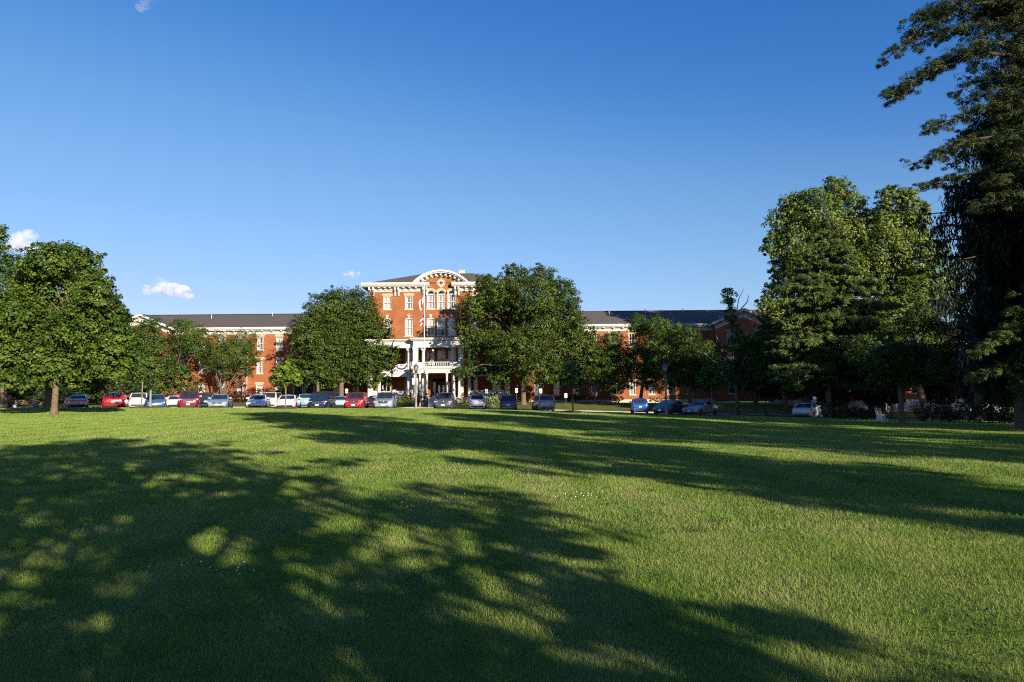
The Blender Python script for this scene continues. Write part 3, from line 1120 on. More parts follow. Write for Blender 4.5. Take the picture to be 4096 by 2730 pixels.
def arc_band(mb, r0, r1, ya, yb, half, n=36):
    o = arc_pts(CX, ACZ, r1, -half, half, n)
    i_ = arc_pts(CX, ACZ, r0, -half, half, n)
    for k in range(n):
        q = [i_[k], o[k], o[k + 1], i_[k + 1]]
        vs = [(p[0], ya, p[1]) for p in q] + [(p[0], yb, p[1]) for p in q]
        mb.add(vs, [(3, 2, 1, 0), (4, 5, 6, 7), (0, 1, 5, 4), (1, 2, 6, 5), (2, 3, 7, 6), (3, 0, 4, 7)])


half = math.acos((WT + .004 - ACZ) / AR)
arc_band(m, 5.32, AR, BY - 1.0, BY + .4, half)
arc_band(m, 5.16, 5.318, BY - .82, BY + .4, half * .985)
arc_band(m, 4.72, 5.158, BY - .08, BY + .3, half * .955)
for k in range(11):
    a = -half * .86 + 2 * half * .86 * k / 10
    ca, sa = math.cos(a), math.sin(a)
    q = [(CX + r * sa + v * ca, ACZ + r * ca - v * sa) for r, v in ((4.80, -.13), (5.155, -.15), (5.155, .15), (4.80, .13))]
    m.prism(list(reversed(q)), BY - .60, BY - .082)
m.build('pediment', M['white'], bld, BO)

# roofs
m = MB()
e0, e1, f0, f1 = CX - cw - .5, CX + cw + .5, BY - .2, BY + 22.3
r0_, r1_, g0, g1 = CX - 3.4, CX + 4.2, BY + 7.2, BY + 15
zt_ = 20.55
m.add([(e0, f0, WT + .01), (e1, f0, WT + .01), (e1, f1, WT + .01), (e0, f1, WT + .01), (r0_, g0, zt_), (r1_, g0, zt_), (r1_, g1, zt_), (r0_, g1, zt_)],
      [(0, 1, 5, 4), (1, 2, 6, 5), (2, 3, 7, 6), (3, 0, 4, 7), (4, 5, 6, 7)])
o = arc_pts(CX, ACZ, AR - .02, -half, half, 20)
for k in range(20):
    m.add([(o[k][0], BY + .4, o[k][1]), (o[k + 1][0], BY + .4, o[k + 1][1]), (o[k + 1][0], BY + 8, o[k + 1][1]), (o[k][0], BY + 8, o[k][1])], [(0, 1, 2, 3)])
rf = m.build('roof', M['roof'], bld, BO)
m = MB()
m.box(CX + 2.0, CX + 3.0, BY + 8, BY + 9, zt_ - .1, zt_ + .55)
m.box(CX + 1.9, CX + 3.1, BY + 7.9, BY + 9.1, zt_ + .553, zt_ + .66)
m.build('vent_box', M['limestone'], rf, BO)

# ---- wings
def wing(x0, x1, cols, sign, xr):
    wins_, holes_ = [], []
    for k, c in enumerate(cols):
        for za, zb in ((1.15, 3.2), (4.85, 7.0), (8.38, 10.48)):
            wins_.append((c, za, zb, wrng.choice(['curtain', 'blind', 'half', 'blind', 'curtain'])))
            holes_.append((c - .5, c + .5, za, zb))
    m = MB()
    wall_with_holes(m, x0, x1, .0, 11.7, WY, holes_)
    m.build('wall', M['brick_wing'], bld, BO)
    for c, za, zb, fl in wins_:
        window(c, za, zb, WY, 1.0, 'flat', 'lintel', fl)
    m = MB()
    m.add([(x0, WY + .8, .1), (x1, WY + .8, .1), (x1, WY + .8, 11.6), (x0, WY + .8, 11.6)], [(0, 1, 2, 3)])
    m.build('dark_backing', M['dark_room'], bld, BO)
    m = MB()
    m.box(x0, x1, WY - .12, WY - .003, -.6, .42)
    m.build('foundation', M['limestone'], bld, BO)
    m = MB()
    m.box(x0, x1, WY - .70, WY + .2, 11.55, 11.9)
    m.box(x0, x1, WY - .52, WY + .2, 11.40, 11.547)
    m.box(x0, x1, WY - .08, WY - .003, 10.84, 11.397)
    x = x0 + .6
    while x < x1 - .4:
        bracket(m, x, WY - .083, 11.397, .34, .42, .2)
        x += 1.45
    m.build('cornice', M['white'], bld, BO)
    m = MB()
    q0, q1 = (min(xr), max(xr))
    m.add([(q0, WY - .745, 11.905), (q1, WY - .745, 11.905), (q1, WY + 7.2, 14.75), (q0, WY + 7.2, 14.75), (q1, WY + 15.4, 11.905), (q0, WY + 15.4, 11.905)],
          [(0, 1, 2, 3), (3, 2, 4, 5)])
    r = m.build('roof', M['roof'], bld, BO)
    v = MB()
    v.box(q0, q1, WY + 7.05, WY + 7.35, 14.73, 14.82)
    v.build('ridge_cap', M['dark_metal'], r, BO)
    for k in range(3):
        v = MB()
        vx = x0 + (x1 - x0) * (.12 + .3 * k) if sign < 0 else x0 + (x1 - x0) * (.5 + .2 * k)
        vy = WY + (6.2 if k else 4.6)
        vz = 11.905 + (vy - WY + .75) / 7.95 * 2.845
        v.lathe([(.07, -.1), (.07, .62)], vx, vy, 8, cz=vz)
        v.build('vent_pipe', M['trim'], r, BO)
    return r


lcols = [-38.46 + 2.93 * k for k in range(-4, 6)]
rcols = [6.7 + 2.90 * k for k in range(-1, 8)]
GLX, GRX = X(560, 102.5), X(2981, 102.5)
wing(GLX + 4.1, CX - cw, lcols, -1, (GLX, CX - cw))
wing(CX + cw, GRX - 4.1, rcols, 1, (CX + cw, GRX))
# outer continuations beyond the gabled pavilions
wing(GLX - 26, GLX - 4.1, [GLX - 7 - 2.93 * k for k in range(6)], -1, (GLX - 26, GLX - .01))
wing(GRX + 4.1, GRX + 22, [GRX + 7 + 2.93 * k for k in range(5)], 1, (GRX + .01, GRX + 22))


def pavilion(cx):
    y = 102.5
    hw = 4.15
    wins_ = []
    for ox in (-2.0, 2.0):
        for za, zb in ((1.15, 3.2), (4.85, 7.0), (8.38, 10.48)):
            wins_.append((cx + ox, za, zb))
    m = MB()
    wall_with_holes(m, cx - hw, cx + hw, 0, 11.0, y, [(c - .5, c + .5, a, b) for c, a, b in wins_])
    m.add([(cx - hw, y, 11.0), (cx + hw, y, 11.0), (cx + hw, y, 11.4), (cx, y, 13.3), (cx - hw, y, 11.4)], [(0, 1, 2, 3, 4)])
    for sx in (-1, 1):
        x = cx + sx * hw
        m.add([(x, y, 0), (x, WY + .3, 0), (x, WY + .3, 11.4), (x, y, 11.4)], [(0, 1, 2, 3) if sx > 0 else (3, 2, 1, 0)])
    m.build('wall', M['brick_wing'], bld, BO)
    for c, a, b in wins_:
        window(c, a, b, y, 1.0, 'flat', 'lintel', wrng.choice(['curtain', 'half']))
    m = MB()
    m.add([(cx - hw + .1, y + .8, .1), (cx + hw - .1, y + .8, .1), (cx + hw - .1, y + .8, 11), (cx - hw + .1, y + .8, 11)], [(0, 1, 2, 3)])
    m.build('dark_backing', M['dark_room'], bld, BO)
    pk, ev = 13.95, 11.75
    m = MB()
    for sx in (-1, 1):
        e = cx + sx * 5.0
        t_ = .34
        poly = [(cx, pk - t_), (cx, pk), (e, ev), (e, ev - t_)]
        m.prism(poly if sx < 0 else poly[::-1], y - .75, y + .3)
        poly = [(cx, pk - t_ - .95), (cx, pk - t_ - .004), (cx + sx * 4.25, ev + .33 - t_ - .004), (cx + sx * 4.25, ev - .55 - t_)]
        m.prism(poly if sx < 0 else poly[::-1], y - .07, y - .003)
        for k in range(6):
            t = (k + .6) / 6.3
            xx = cx + sx * 4.4 * t
            zz = pk - t_ - (pk - ev) * (4.4 * t / 5.0) - .03
            bracket(m, xx, y - .073, zz, .40, .5, .2)
    m.build('cornice', M['white'], bld, BO)
    m = MB()
    for sx in (-1, 1):
        e = cx + sx * 5.05
        vs = [(cx, y - .78, pk + .02), (e, y - .78, ev + .02), (e, WY + 9, ev + .02), (cx, WY + 9, pk + .02)]
        m.add(vs, [(0, 1, 2, 3) if sx > 0 else (3, 2, 1, 0)])
    m.build('roof', M['roof'], bld, BO)


pavilion(GLX)
pavilion(GRX)
# white downpipe on the left wing and one on the right
for px_ in (988, 2868):
    m = MB()
    xx = X(px_, WY)
    m.tube([(xx, WY - .55, 11.4), (xx, WY - .14, 10.9), (xx, WY - .12, 6), (xx, WY - .12, .1)], [.075] * 4, 8)
    m.build('downpipe', M['trim'], bld, BO)

# ---- two storey porch
FZ = 1.0          # porch floor
PY = 97.0         # line of the porch columns
def column(x, y, z0, z1, r, parent=bld, round_=True, cap='ionic'):
    m = MB()
    h = z1 - z0
    if round_:
        m.box(x - r * 1.35, x + r * 1.35, y - r * 1.35, y + r * 1.35, z0, z0 + .12)
        m.lathe([(r * 1.28, .123), (r * 1.28, .2), (r * 1.05, .26), (r, .4), (r * 1.0, h * .35), (r * .84, h - .42), (r * .95, h - .36), (r * .84, h - .32), (r * 1.0, h - .22)], x, y, 16, cz=z0)
        m.box(x - r * 1.3, x + r * 1.3, y - r * 1.15, y + r * 1.15, z1 - .12, z1)
        if cap == 'ionic':
            for sx in (-1, 1):
                m.lathe([(r * .36, -r * 1.1), (r * .36, r * 1.1)], x + sx * r * 1.05, y, 10, axis='y', cz=z1 - .26)
    else:
        m.box(x - r * 1.18, x + r * 1.18, y - r * 1.18, y + r * 1.18, z0, z0 + .3)
        m.box(x - r, x + r, y - r, y + r, z0 + .3, z1 - .3)
        m.box(x - r * 1.12, x + r * 1.12, y - r * 1.12, y + r * 1.12, z1 - .3, z1 - .12)
        m.box(x - r * 1.22, x + r * 1.22, y - r * 1.22, y + r * 1.22, z1 - .12, z1)
    return m.build('column', M['white'], parent, BO)


UB = 8.05
for ox in (-8.5, -4.3, 4.3, 8.5):
    column(CX + ox, PY, FZ, UB, .25)
for ox in (-9.7, 9.7):
    column(CX + ox, PY, FZ, UB, .33, round_=False)
for ox in (-3.2, 3.2):
    column(CX + ox, 96.1, FZ, UB, .34, round_=False)
for ox in (-2.12, 2.12):
    column(CX + ox, 96.1, FZ, UB, .25)
m = MB()
for xa, xb in ((-10.05, -3.56), (3.56, 10.05)):       # side entablatures
    m.box(CX + xa, CX + xb, PY - .38, PY + .38, UB + .003, 8.45)
    m.box(CX + xa, CX + xb, PY - .33, PY + .33, 8.453, 8.98)
    m.box(CX + xa - (.25 if xa < 0 else -.0), CX + xb + (.25 if xb > 5 else 0), PY - .62, PY + .5, 8.983, 9.13)
    m.box(CX + xa - (.4 if xa < 0 else -.0), CX + xb + (.4 if xb > 5 else 0), PY - .78, PY + .5, 9.133, 9.28)
xa, xb = -3.55, 3.55                                  # projecting middle
m.box(CX + xa, CX + xb, 95.72, 96.5, UB + .003, 8.47)
m.box(CX + xa + .04, CX + xb - .04, 95.77, 96.45, 8.473, 9.03)
m.box(CX + xa - .25, CX + xb + .25, 95.45, 97.5, 9.033, 9.20)
m.box(CX + xa - .40, CX + xb + .40, 95.28, 97.6, 9.203, 9.40)
for sx in (-1, 1):                                    # returns to the wall
    for q in (3.2, 9.7):
        a, b = sorted((CX + sx * (q - .3), CX + sx * (q + .3)))
        m.box(a, b, 97.62 if q < 5 else PY + .52, BY - .01, UB + .01, 8.9)
m.build('entablature', M['white'], bld, BO)
m = MB()
m.box(CX - 10.0, CX + 10.0, PY + .385, BY - .004, 8.55, 8.90)
m.build('porch_ceiling', M['white'], bld, BO)
m = MB()
m.box(CX - 10.4, CX + 10.4, PY - .76, BY - .005, 9.285, 9.32)
m.build('porch_roof', M['roof'], bld, BO)
# balcony floor, beam and rails
m = MB()
for xa, xb in ((-9.36, -4.56), (-4.04, -3.6), (3.6, 4.04), (4.56, 9.36)):
    m.box(CX + xa, CX + xb, PY - .20, PY + .20, 3.98, 4.35)
    m.box(CX + xa, CX + xb, PY - .26, PY + .24, 4.353, 4.50)
    m.box(CX + xa, CX + xb, PY - .34, PY + .30, 4.503, 4.74)
m.box(CX - 9.9, CX + 9.9, PY + .31, BY - .006, 4.40, 4.70)
m.build('balcony', M['white'], bld, BO)


def rail(xa, xb, y, z0, z1, panel=False, name='balustrade'):
    m = MB()
    m.box(xa, xb, y - .07, y + .07, z1 - .09, z1)
    m.box(xa, xb, y - .06, y + .06, z0, z0 + .12)
    x = xa + .10
    if panel:
        m.box(xa, xb, y - .03, y + .03, z0 + .123, z1 - .093)
    else:
        while x < xb - .05:
            m.lathe([(.035, 0), (.06, (z1 - z0) * .3), (.035, (z1 - z0) * .7), (.04, (z1 - z0) - .2)], x, y, 6, cz=z0 + .115)
            x += .26
    m.build(name, M['white'], bld, BO)


for sx in (-1, 1):
    a, b = sorted((CX + sx * 4.6, CX + sx * 8.2))
    rail(a, b, PY, 4.745, 5.75, panel=True)
    a, b = sorted((CX + sx * 8.8, CX + sx * 9.34))
    rail(a, b, PY, 4.745, 5.75, panel=True)
    rail(a, b, PY, FZ + .003, 2.0, panel=True)
    a, b = sorted((CX + sx * 4.62, CX + sx * 8.18))
    rail(a, b, PY, FZ + .003, 1.95, panel=True)
# entrance porch in front
EY = 94.2
for ox in (-3.06, -2.35, -1.38, 1.38, 2.35, 3.06):
    column(CX + ox, EY, FZ, 4.42, .17, cap='plain')
m = MB()
m.box(CX - 3.3, CX + 3.3, EY - .25, EY + .25, 4.423, 4.70)
m.box(CX - 3.26, CX + 3.26, EY - .21, 95.7, 4.703, 4.98)
m.box(CX - 3.42, CX + 3.42, EY - .42, 95.71, 4.983, 5.10)
m.box(CX - 3.55, CX + 3.55, EY - .55, 95.70, 5.103, 5.24)
m.build('entablature', M['white'], bld, BO)
rail(CX - 1.75, CX + 1.75, EY + .1, 5.244, 5.95)
rail(CX - 3.3, CX - 1.76, EY + .1, 5.244, 5.9, panel=True)
rail(CX + 1.76, CX + 3.3, EY + .1, 5.244, 5.9, panel=True)
# floors and steps
m = MB()
m.box(CX - 10.2, CX + 10.2, PY - .5, BY - .007, .05, FZ)
m.box(CX - 3.5, CX + 3.5, EY - .4, PY - .503, .05, FZ)
for k in range(4):
    m.box(CX - 1.3, CX + 1.3, EY - .403 - .34 * (k + 1), EY - .403 - .34 * k, .05, FZ - .2 * (k + 1))
m.build('porch_floor', M['limestone'], bld, BO)
# double door with oval lights and side lights
m = MB()
yd = BY + .12
for sx in (-1, 1):
    a, b = sorted((CX + sx * .01, CX + sx * .62))
    m.box(a, b, yd, yd + .06, FZ + .02, 3.2)
dr = m.build('door', M['door'], bld, BO)
m = MB()
for sx in (-1, 1):
    c = CX + sx * .31
    m.add([(c + .15 * math.cos(2 * math.pi * k / 16), yd - .008, 2.25 + .55 * math.sin(2 * math.pi * k / 16)) for k in range(16)], [tuple(range(16))])
m.build('oval_light', M['lamp_clear'], dr, BO)
m = MB()
for sx in (-1, 1):
    a, b = sorted((CX + sx * .66, CX + sx * .76)); m.box(a, b, yd - .04, yd + .08, FZ, 3.75)
    a, b = sorted((CX + sx * 1.22, CX + sx * 1.34)); m.box(a, b, yd - .04, yd + .08, FZ, 3.75)
m.box(CX - 1.34, CX + 1.34, yd - .045, yd + .085, 3.24, 3.34)
m.build('door_frame', M['door'], bld, BO)
m = MB()
for sx in (-1, 1):
    a, b = sorted((CX + sx * .77, CX + sx * 1.21)); m.box(a, b, yd, yd + .02, FZ + .3, 3.2)
m.build('side_light', M['glass'], bld, BO)
# side door bay where the left wing meets the central block
for px_ in (1195, 1240):
    xx = X(px_, WY)
    m = MB()
    m.box(xx - .75, xx - .6, WY - .25, WY - .02, .2, 3.6)
    m.box(xx + .6, xx + .75, WY - .25, WY - .02, .2, 3.6)
    m.box(xx - .8, xx + .8, WY - .28, WY - .02, 3.603, 3.9)
    fr = m.build('door_frame', M['trim'], bld, BO)
    m = MB()
    m.box(xx - .595, xx + .595, WY - .16, WY - .10, .2, 3.0)
    m.build('door', M['door'], fr, BO)
    m = MB()
    m.box(xx - .595, xx + .595, WY - .15, WY - .11, 3.003, 3.6)
    m.build('pane', M['car_glass'], fr, BO)

# annex at the far right, mostly hidden by the trees
ax0, ax1, AY = 38.5, 62.0, 87.0
ann = empty('brick_annex', ((ax0 + ax1) / 2, AY, -1.0), 0, 'low red brick annex on a pale stone base behind the dark right hand trees', 'building')
AO = ((ax0 + ax1) / 2, AY, -1.0)
m = MB()
ah = [(ax0 + 2 + 3.4 * k, ax0 + 3.1 + 3.4 * k, z, z + 2.0) for k in range(6) for z in (1.0, 4.6)]
wall_with_holes(m, ax0, ax1, .3, 7.6, AY, ah)
m.add([(ax0, AY, .3), (ax0, AY + 10, .3), (ax0, AY + 10, 7.6), (ax0, AY, 7.6)], [(3, 2, 1, 0)])
m.build('wall', M['brick_wing'], ann, AO)
m = MB(); m.box(ax0 - .1, ax1, AY - .12, AY + 10, -1.5, .297); m.build('foundation', M['limestone'], ann, AO)
m = MB()
m.add([(ax0 - .5, AY - .7, 7.6), (ax1, AY - .7, 7.6), (ax1, AY + 5, 10), (ax0 - .5, AY + 5, 10), (ax1, AY + 10.7, 7.6), (ax0 - .5, AY + 10.7, 7.6)], [(0, 1, 2, 3), (3, 2, 4, 5)])
m.build('roof', M['roof'], ann, AO)
m = MB(); m.box(ax0 - .5, ax1, AY - .65, AY + .1, 7.2, 7.59); m.build('cornice', M['white'], ann, AO)
m = MB(); m.add([(ax0 + .1, AY + .8, .3), (ax1, AY + .8, .3), (ax1, AY + .8, 7.5), (ax0 + .1, AY + .8, 7.5)], [(0, 1, 2, 3)]); m.build('dark_backing', M['dark_room'], ann, AO)
for a, b, c, e in ah:
    m = MB()
    m.box(a, a + .1, AY + .06, AY + .16, c, e); m.box(b - .1, b, AY + .06, AY + .16, c, e)
    m.box(a + .1, b - .1, AY + .06, AY + .16, c, c + .1); m.box(a + .1, b - .1, AY + .06, AY + .16, e - .1, e)
    m.box(a + .1, b - .1, AY + .09, AY + .14, (c + e) / 2 - .03, (c + e) / 2 + .03)
    w_ = m.build('window', M['trim'], ann, AO)
    m = MB(); m.add([(a, AY + .15, c), (b, AY + .15, c), (b, AY + .15, e), (a, AY + .15, e)], [(0, 1, 2, 3)]); m.build('pane', M['glass'], w_, AO)

# ------------------------------------------------------------------ cars
CAR = {
    'sedan': dict(L=4.75, W=1.80, H=1.43, hf=.70, cz=.96, cy=-.98, rf=-.18, rr=.92, rb=1.70, bz=1.00, tz=.98),
    'low': dict(L=4.7, W=1.78, H=1.36, hf=.68, cz=.92, cy=-.98, rf=-.15, rr=.80, rb=1.70, bz=.95, tz=.93),
    'suv': dict(L=4.6, W=1.86, H=1.70, hf=.88, cz=1.10, cy=-1.02, rf=-.32, rr=1.80, rb=2.16, bz=1.12, tz=1.08),
    'boxy': dict(L=4.75, W=1.88, H=1.78, hf=1.0, cz=1.13, cy=-.85, rf=-.35, rr=2.15, rb=2.30, bz=1.12, tz=1.08),
    'minivan': dict(L=4.9, W=1.96, H=1.76, hf=.84, cz=1.10, cy=-1.35, rf=-.50, rr=2.12, rb=2.36, bz=1.10, tz=1.05),
    'hatch': dict(L=4.45, W=1.74, H=1.49, hf=.72, cz=1.00, cy=-1.22, rf=-.12, rr=.95, rb=2.02, bz=1.08, tz=1.02),
    'wagon': dict(L=4.5, W=1.70, H=1.52, hf=.72, cz=.96, cy=-1.0, rf=-.28, rr=1.80, rb=2.12, bz=.98, tz=.95),
    'retro': dict(L=4.3, W=1.71, H=1.60, hf=.82, cz=1.02, cy=-.95, rf=-.28, rr=1.55, rb=2.05, bz=1.04, tz=.98),
}


def wheel_mesh(r, w):
    t = MB()
    t.lathe([(r * .60, -w * .42), (r * .86, -w * .5), (r * .97, -w * .38), (r, 0), (r * .97, w * .38), (r * .86, w * .5), (r * .60, w * .42)], 0, 0, 18, axis='x')
    k = MB()
    k.lathe([(r * .63, -w * .30), (r * .63, w * .40), (r * .55, w * .43), (r * .50, w * .30), (r * .10, w * .38), (.001, w * .40)], 0, 0, 18, axis='x')
    for i in range(5):
        a = 2 * math.pi * i / 5
        c, s = math.cos(a), math.sin(a)
        q = [(u * c - v * s, u * s + v * c) for u, v in ((r * .10, -.035), (r * .53, -.028), (r * .53, .028), (r * .10, .035))]
        k.prismx([(p[0], p[1]) for p in q], w * .31, w * .46, 0)
    return t, k


def car(px, d, kind, colour, label, cat, rz=0.0, rear=False, metal=0.15, spec=None, lower=None, width=None):
    s = dict(CAR[kind])
    if spec:
        s.update(spec)
    x0 = X(px, d)
    zr = max(gz(x0 - .9, d), gz(x0 + .9, d), gz(x0, d)) + 0.022
    ang = rad(rz) + (math.pi if rear else 0)
    root = empty('parked_car', (x0, d, zr), ang, label, cat, 'cars parked along the drive')
    pm = paint(colour, metal)
    L, W, H = s['L'], s['W'], s['H']
    hf, cz, cy_, rf, rr, rb, bz, tz = (s[k] for k in ('hf', 'cz', 'cy', 'rf', 'rr', 'rb', 'bz', 'tz'))
    hw = W / 2
    # lower body: lofted sections from nose to tail
    st = [(-L / 2, .70, .36, hf - .16), (-L / 2 + .06, .83, .27, hf - .07), (-L / 2 + .22, .93, .22, hf), (-L / 2 + .60, .985, .20, hf + .35 * (cz - hf)),
          (cy_ - .15, 1, .19, cz - .02), (cy_ + .2, 1, .19, cz), (0.2, 1, .19, (cz + bz) / 2), (rb - .1, .99, .19, bz), (rb + (L / 2 - rb) * .45, .975, .21, (bz + tz) / 2),
          (L / 2 - .16, .93, .25, tz - .02), (L / 2 - .04, .86, .32, tz - .08), (L / 2, .76, .40, tz - .18)]
    m = MB()
    vs, fs = [], []
    prof = [(.0, 0.0), (.80, 0.0), (.93, .08), (.985, .28), (1.0, .52), (.975, .80), (.90, .94), (.78, 1.0), (.40, 1.025), (0, 1.03)]
    full = [(u, v) for u, v in prof] + [(-u, v) for u, v in reversed(prof[1:-1])]
    n = len(full)
    for (y, wf, zb, zt) in st:
        for (u, v) in full:
            vs.append((u * hw * wf, y, zb + (zt - zb) * v))
    for i in range(len(st) - 1):
        for j in range(n):
            fs.append((i * n + j, i * n + (j + 1) % n, (i + 1) * n + (j + 1) % n, (i + 1) * n + j))
    fs.append(tuple(range(n - 1, -1, -1)))
    fs.append(tuple(range((len(st) - 1) * n, len(st) * n)))
    m.add(vs, [tuple(reversed(f)) for f in fs], 0, True)
    # cabin
    wb, wt = hw * .93, hw * .76 if H < 1.55 else hw * .80
    zr_ = H - .07
    A = [(-wb, cy_ + .02, cz - .03), (wb, cy_ + .02, cz - .03), (wb, rb, bz - .03), (-wb, rb, bz - .03), (-wt, rf, zr_), (wt, rf, zr_), (wt, rr, zr_), (-wt, rr, zr_)]
    m.hexa(A, 0)
    # roof skin with a soft crown
    g_ = 7
    rv, rfc = [], []
    for i in range(g_ + 1):
        for j in range(g_ + 1):
            u, v = i / g_, j / g_
            e = (1 - abs(2 * u - 1) ** 2.6) * (1 - abs(2 * v - 1) ** 3.0)
            rv.append((-wt * 1.01 + 2 * wt * 1.01 * u, rf - .03 + (rr - rf + .06) * v, zr_ - .004 + .075 * e))
    for i in range(g_):
        for j in range(g_):
            a = i * (g_ + 1) + j
            rfc.append((a, a + g_ + 1, a + g_ + 2, a + 1))
    m.add(rv, rfc, 0, True)
    # dark arches and sills
    wr = .335 if H > 1.55 else .315
    fy, ry = -L / 2 + .88, L / 2 - .92
    for y in (fy, ry):
        for sx in (-1, 1):
            xa, xb = sorted((sx * hw * .70, sx * (hw * .995 + .006)))
            pl = [(y + (wr + .075) * math.cos(math.pi * k / 12), wr - .02 + (wr + .075) * math.sin(math.pi * k / 12)) for k in range(13)]
            pl = [(y + wr + .075, .16)] + pl + [(y - wr - .075, .16)]
            m.prismx(pl, xa, xb, 1)
    m.box(-hw * .90, hw * .90, -L / 2 + .25, L / 2 - .25, .14, .20, 1)
    if lower:
        for ya, yb, wf in ((-L / 2 - .012, -L / 2 + .10, .74), (L / 2 - .10, L / 2 + .012, .80)):
            m.box(-hw * wf, hw * wf, ya, yb, .28, .56, 2)
    m.build('body', [pm, M['black_plastic'], lower or M['grey_plastic']], root)

    def pane_on(face, u0, u1, v0, v1, name, mat=M['car_glass'], off=.010, parent=root):
        a, b, c, e = [Vector(A[i]) for i in face]      # bottom-left, bottom-right, top-right, top-left
        nrm = (b - a).cross(e - a).normalized()

        def bl(u, v):
            return (a.lerp(b, u)).lerp(e.lerp(c, u), v)
        q = [bl(u0, v0), bl(u1, v0), bl(u1, v1), bl(u0, v1)]
        vs_ = [p + nrm * .001 for p in q] + [p + nrm * off for p in q]
        w_ = MB().hexa(vs_).build(name, mat, parent)
        return w_
    pane_on((0, 1, 5, 4), .05, .95, .06, .95, 'windscreen')
    pane_on((2, 3, 7, 6), .07, .93, .10, .93, 'rear_window')
    for f in ((1, 2, 6, 5), (3, 0, 4, 7)):
        if f[0] == 1:
            pane_on(f, .09, .47, .10, .92, 'side_window'); pane_on(f, .50, .93 if rr > 1.3 else .90, .10, .92, 'side_window')
        else:
            pane_on(f, .53, .91, .10, .92, 'side_window'); pane_on(f, .07 if rr > 1.3 else .10, .50, .10, .92, 'side_window')
    # wheels
    for y in (fy, ry):
        for sx in (-1, 1):
            t, k = wheel_mesh(wr, .21)
            wo = t.build('wheel', M['rubber'], root)
            wo.location = (sx * (hw - .105), y, wr)
            if sx < 0:
                wo.rotation_euler = (0, 0, math.pi)
            ro = k.build('rim', M['rim'], wo)
    # front
    yf_ = -L / 2
    hz = hf - .17
    for sx in (-1, 1):
        xa, xb, xc = sx * hw * .52, sx * hw * .86, sx * hw * .945
        v_ = [(xa, yf_ - .012 + .03, hz), (xb, yf_ + .06, hz + .01), (xb, yf_ + .16, hz + .01), (xa, yf_ + .16, hz),
              (xa, yf_ + .055, hz + .13), (xc, yf_ + .20, hz + .16), (xc, yf_ + .34, hz + .16), (xa, yf_ + .30, hz + .13)]
        if sx < 0:
            v_ = [v_[1], v_[0], v_[3], v_[2], v_[5], v_[4], v_[7], v_[6]]
        hl = MB().hexa(v_).build('headlight', M['lamp_clear'], root)
    g = MB()
    gh = .15 if H < 1.55 else .22
    g.box(-hw * .46, hw * .46, yf_ - .012, yf_ + .10, hz + .02 - (gh - .12), hz + .13, 0)
    for k in range(3):
        zz = hz + .03 - (gh - .12) + gh * .3 * k
        g.box(-hw * .44, hw * .44, yf_ - .020, yf_ - .0125, zz, zz + .018, 1)
    g.build('grille', [M['black_plastic'], M['chrome'] if kind in ('suv', 'boxy', 'sedan') else M['grey_plastic']], root)
    b = MB()
    b.box(-hw * .62, hw * .62, yf_ - .010, yf_ + .10, .24, .36)
    b.build('lower_grille', M['black_plastic'], root)
    MB().box(-.16, .16, yf_ - .030, yf_ - .0205, .40, .54).build('number_plate', M['plate'], root)
    MB().lathe([(.055, 0), (.055, .015), (.02, .02)], 0, yf_ - .005, 12, axis='y', cz=hf - .10).build('badge', M['chrome'], root)
    # rear
    yr_ = L / 2
    tall = rr > 1.3
    for sx in (-1, 1):
        xa, xb = sx * hw * (.70 if tall else .52), sx * hw * .90
        z0, z1 = (tz - .34, tz + .02) if tall else (tz - .27, tz - .09)
        v_ = [(xa, yr_ + .010, z0), (xb, yr_ - .06, z0), (xb, yr_ - .25, z0), (xa, yr_ - .2, z0),
              (xa, yr_ - .035, z1), (xb, yr_ - .10, z1), (xb, yr_ - .30, z1), (xa, yr_ - .3, z1)]
        v2 = [v_[1], v_[0], v_[3], v_[2], v_[5], v_[4], v_[7], v_[6]]
        MB().hexa(v2 if sx > 0 else v_).build('tail_light', M['lamp_red'], root)
    MB().box(-.16, .16, yr_ + .0125, yr_ + .022, tz - .42, tz - .28).build('number_plate', M['plate'], root)
    MB().box(-hw * .72, hw * .72, yr_ - .1, yr_ + .008, .30, .42).build('bumper_trim', M['black_plastic'], root)
    # mirrors
    for sx in (-1, 1):
        q = MB()
        xa, xb = sorted((sx * (wb - .02), sx * (hw + .15)))
        q.hexa([(xa, cy_ + .30, cz + .05), (xb, cy_ + .30, cz + .03), (xb, cy_ + .42, cz + .03), (xa, cy_ + .42, cz + .05),
                (xa, cy_ + .33, cz + .16), (xb, cy_ + .33, cz + .19), (xb, cy_ + .42, cz + .19), (xa, cy_ + .42, cz + .16)])
        q.build('mirror', pm, root)
        for yy in (-.25, .75):
            q = MB()
            xa, xb = sorted((sx * (hw * .985), sx * (hw * 1.0 + .018)))
            q.box(xa, xb, yy, yy + .2, cz - .16, cz - .12)
            q.build('door_handle', pm, root)
    return root


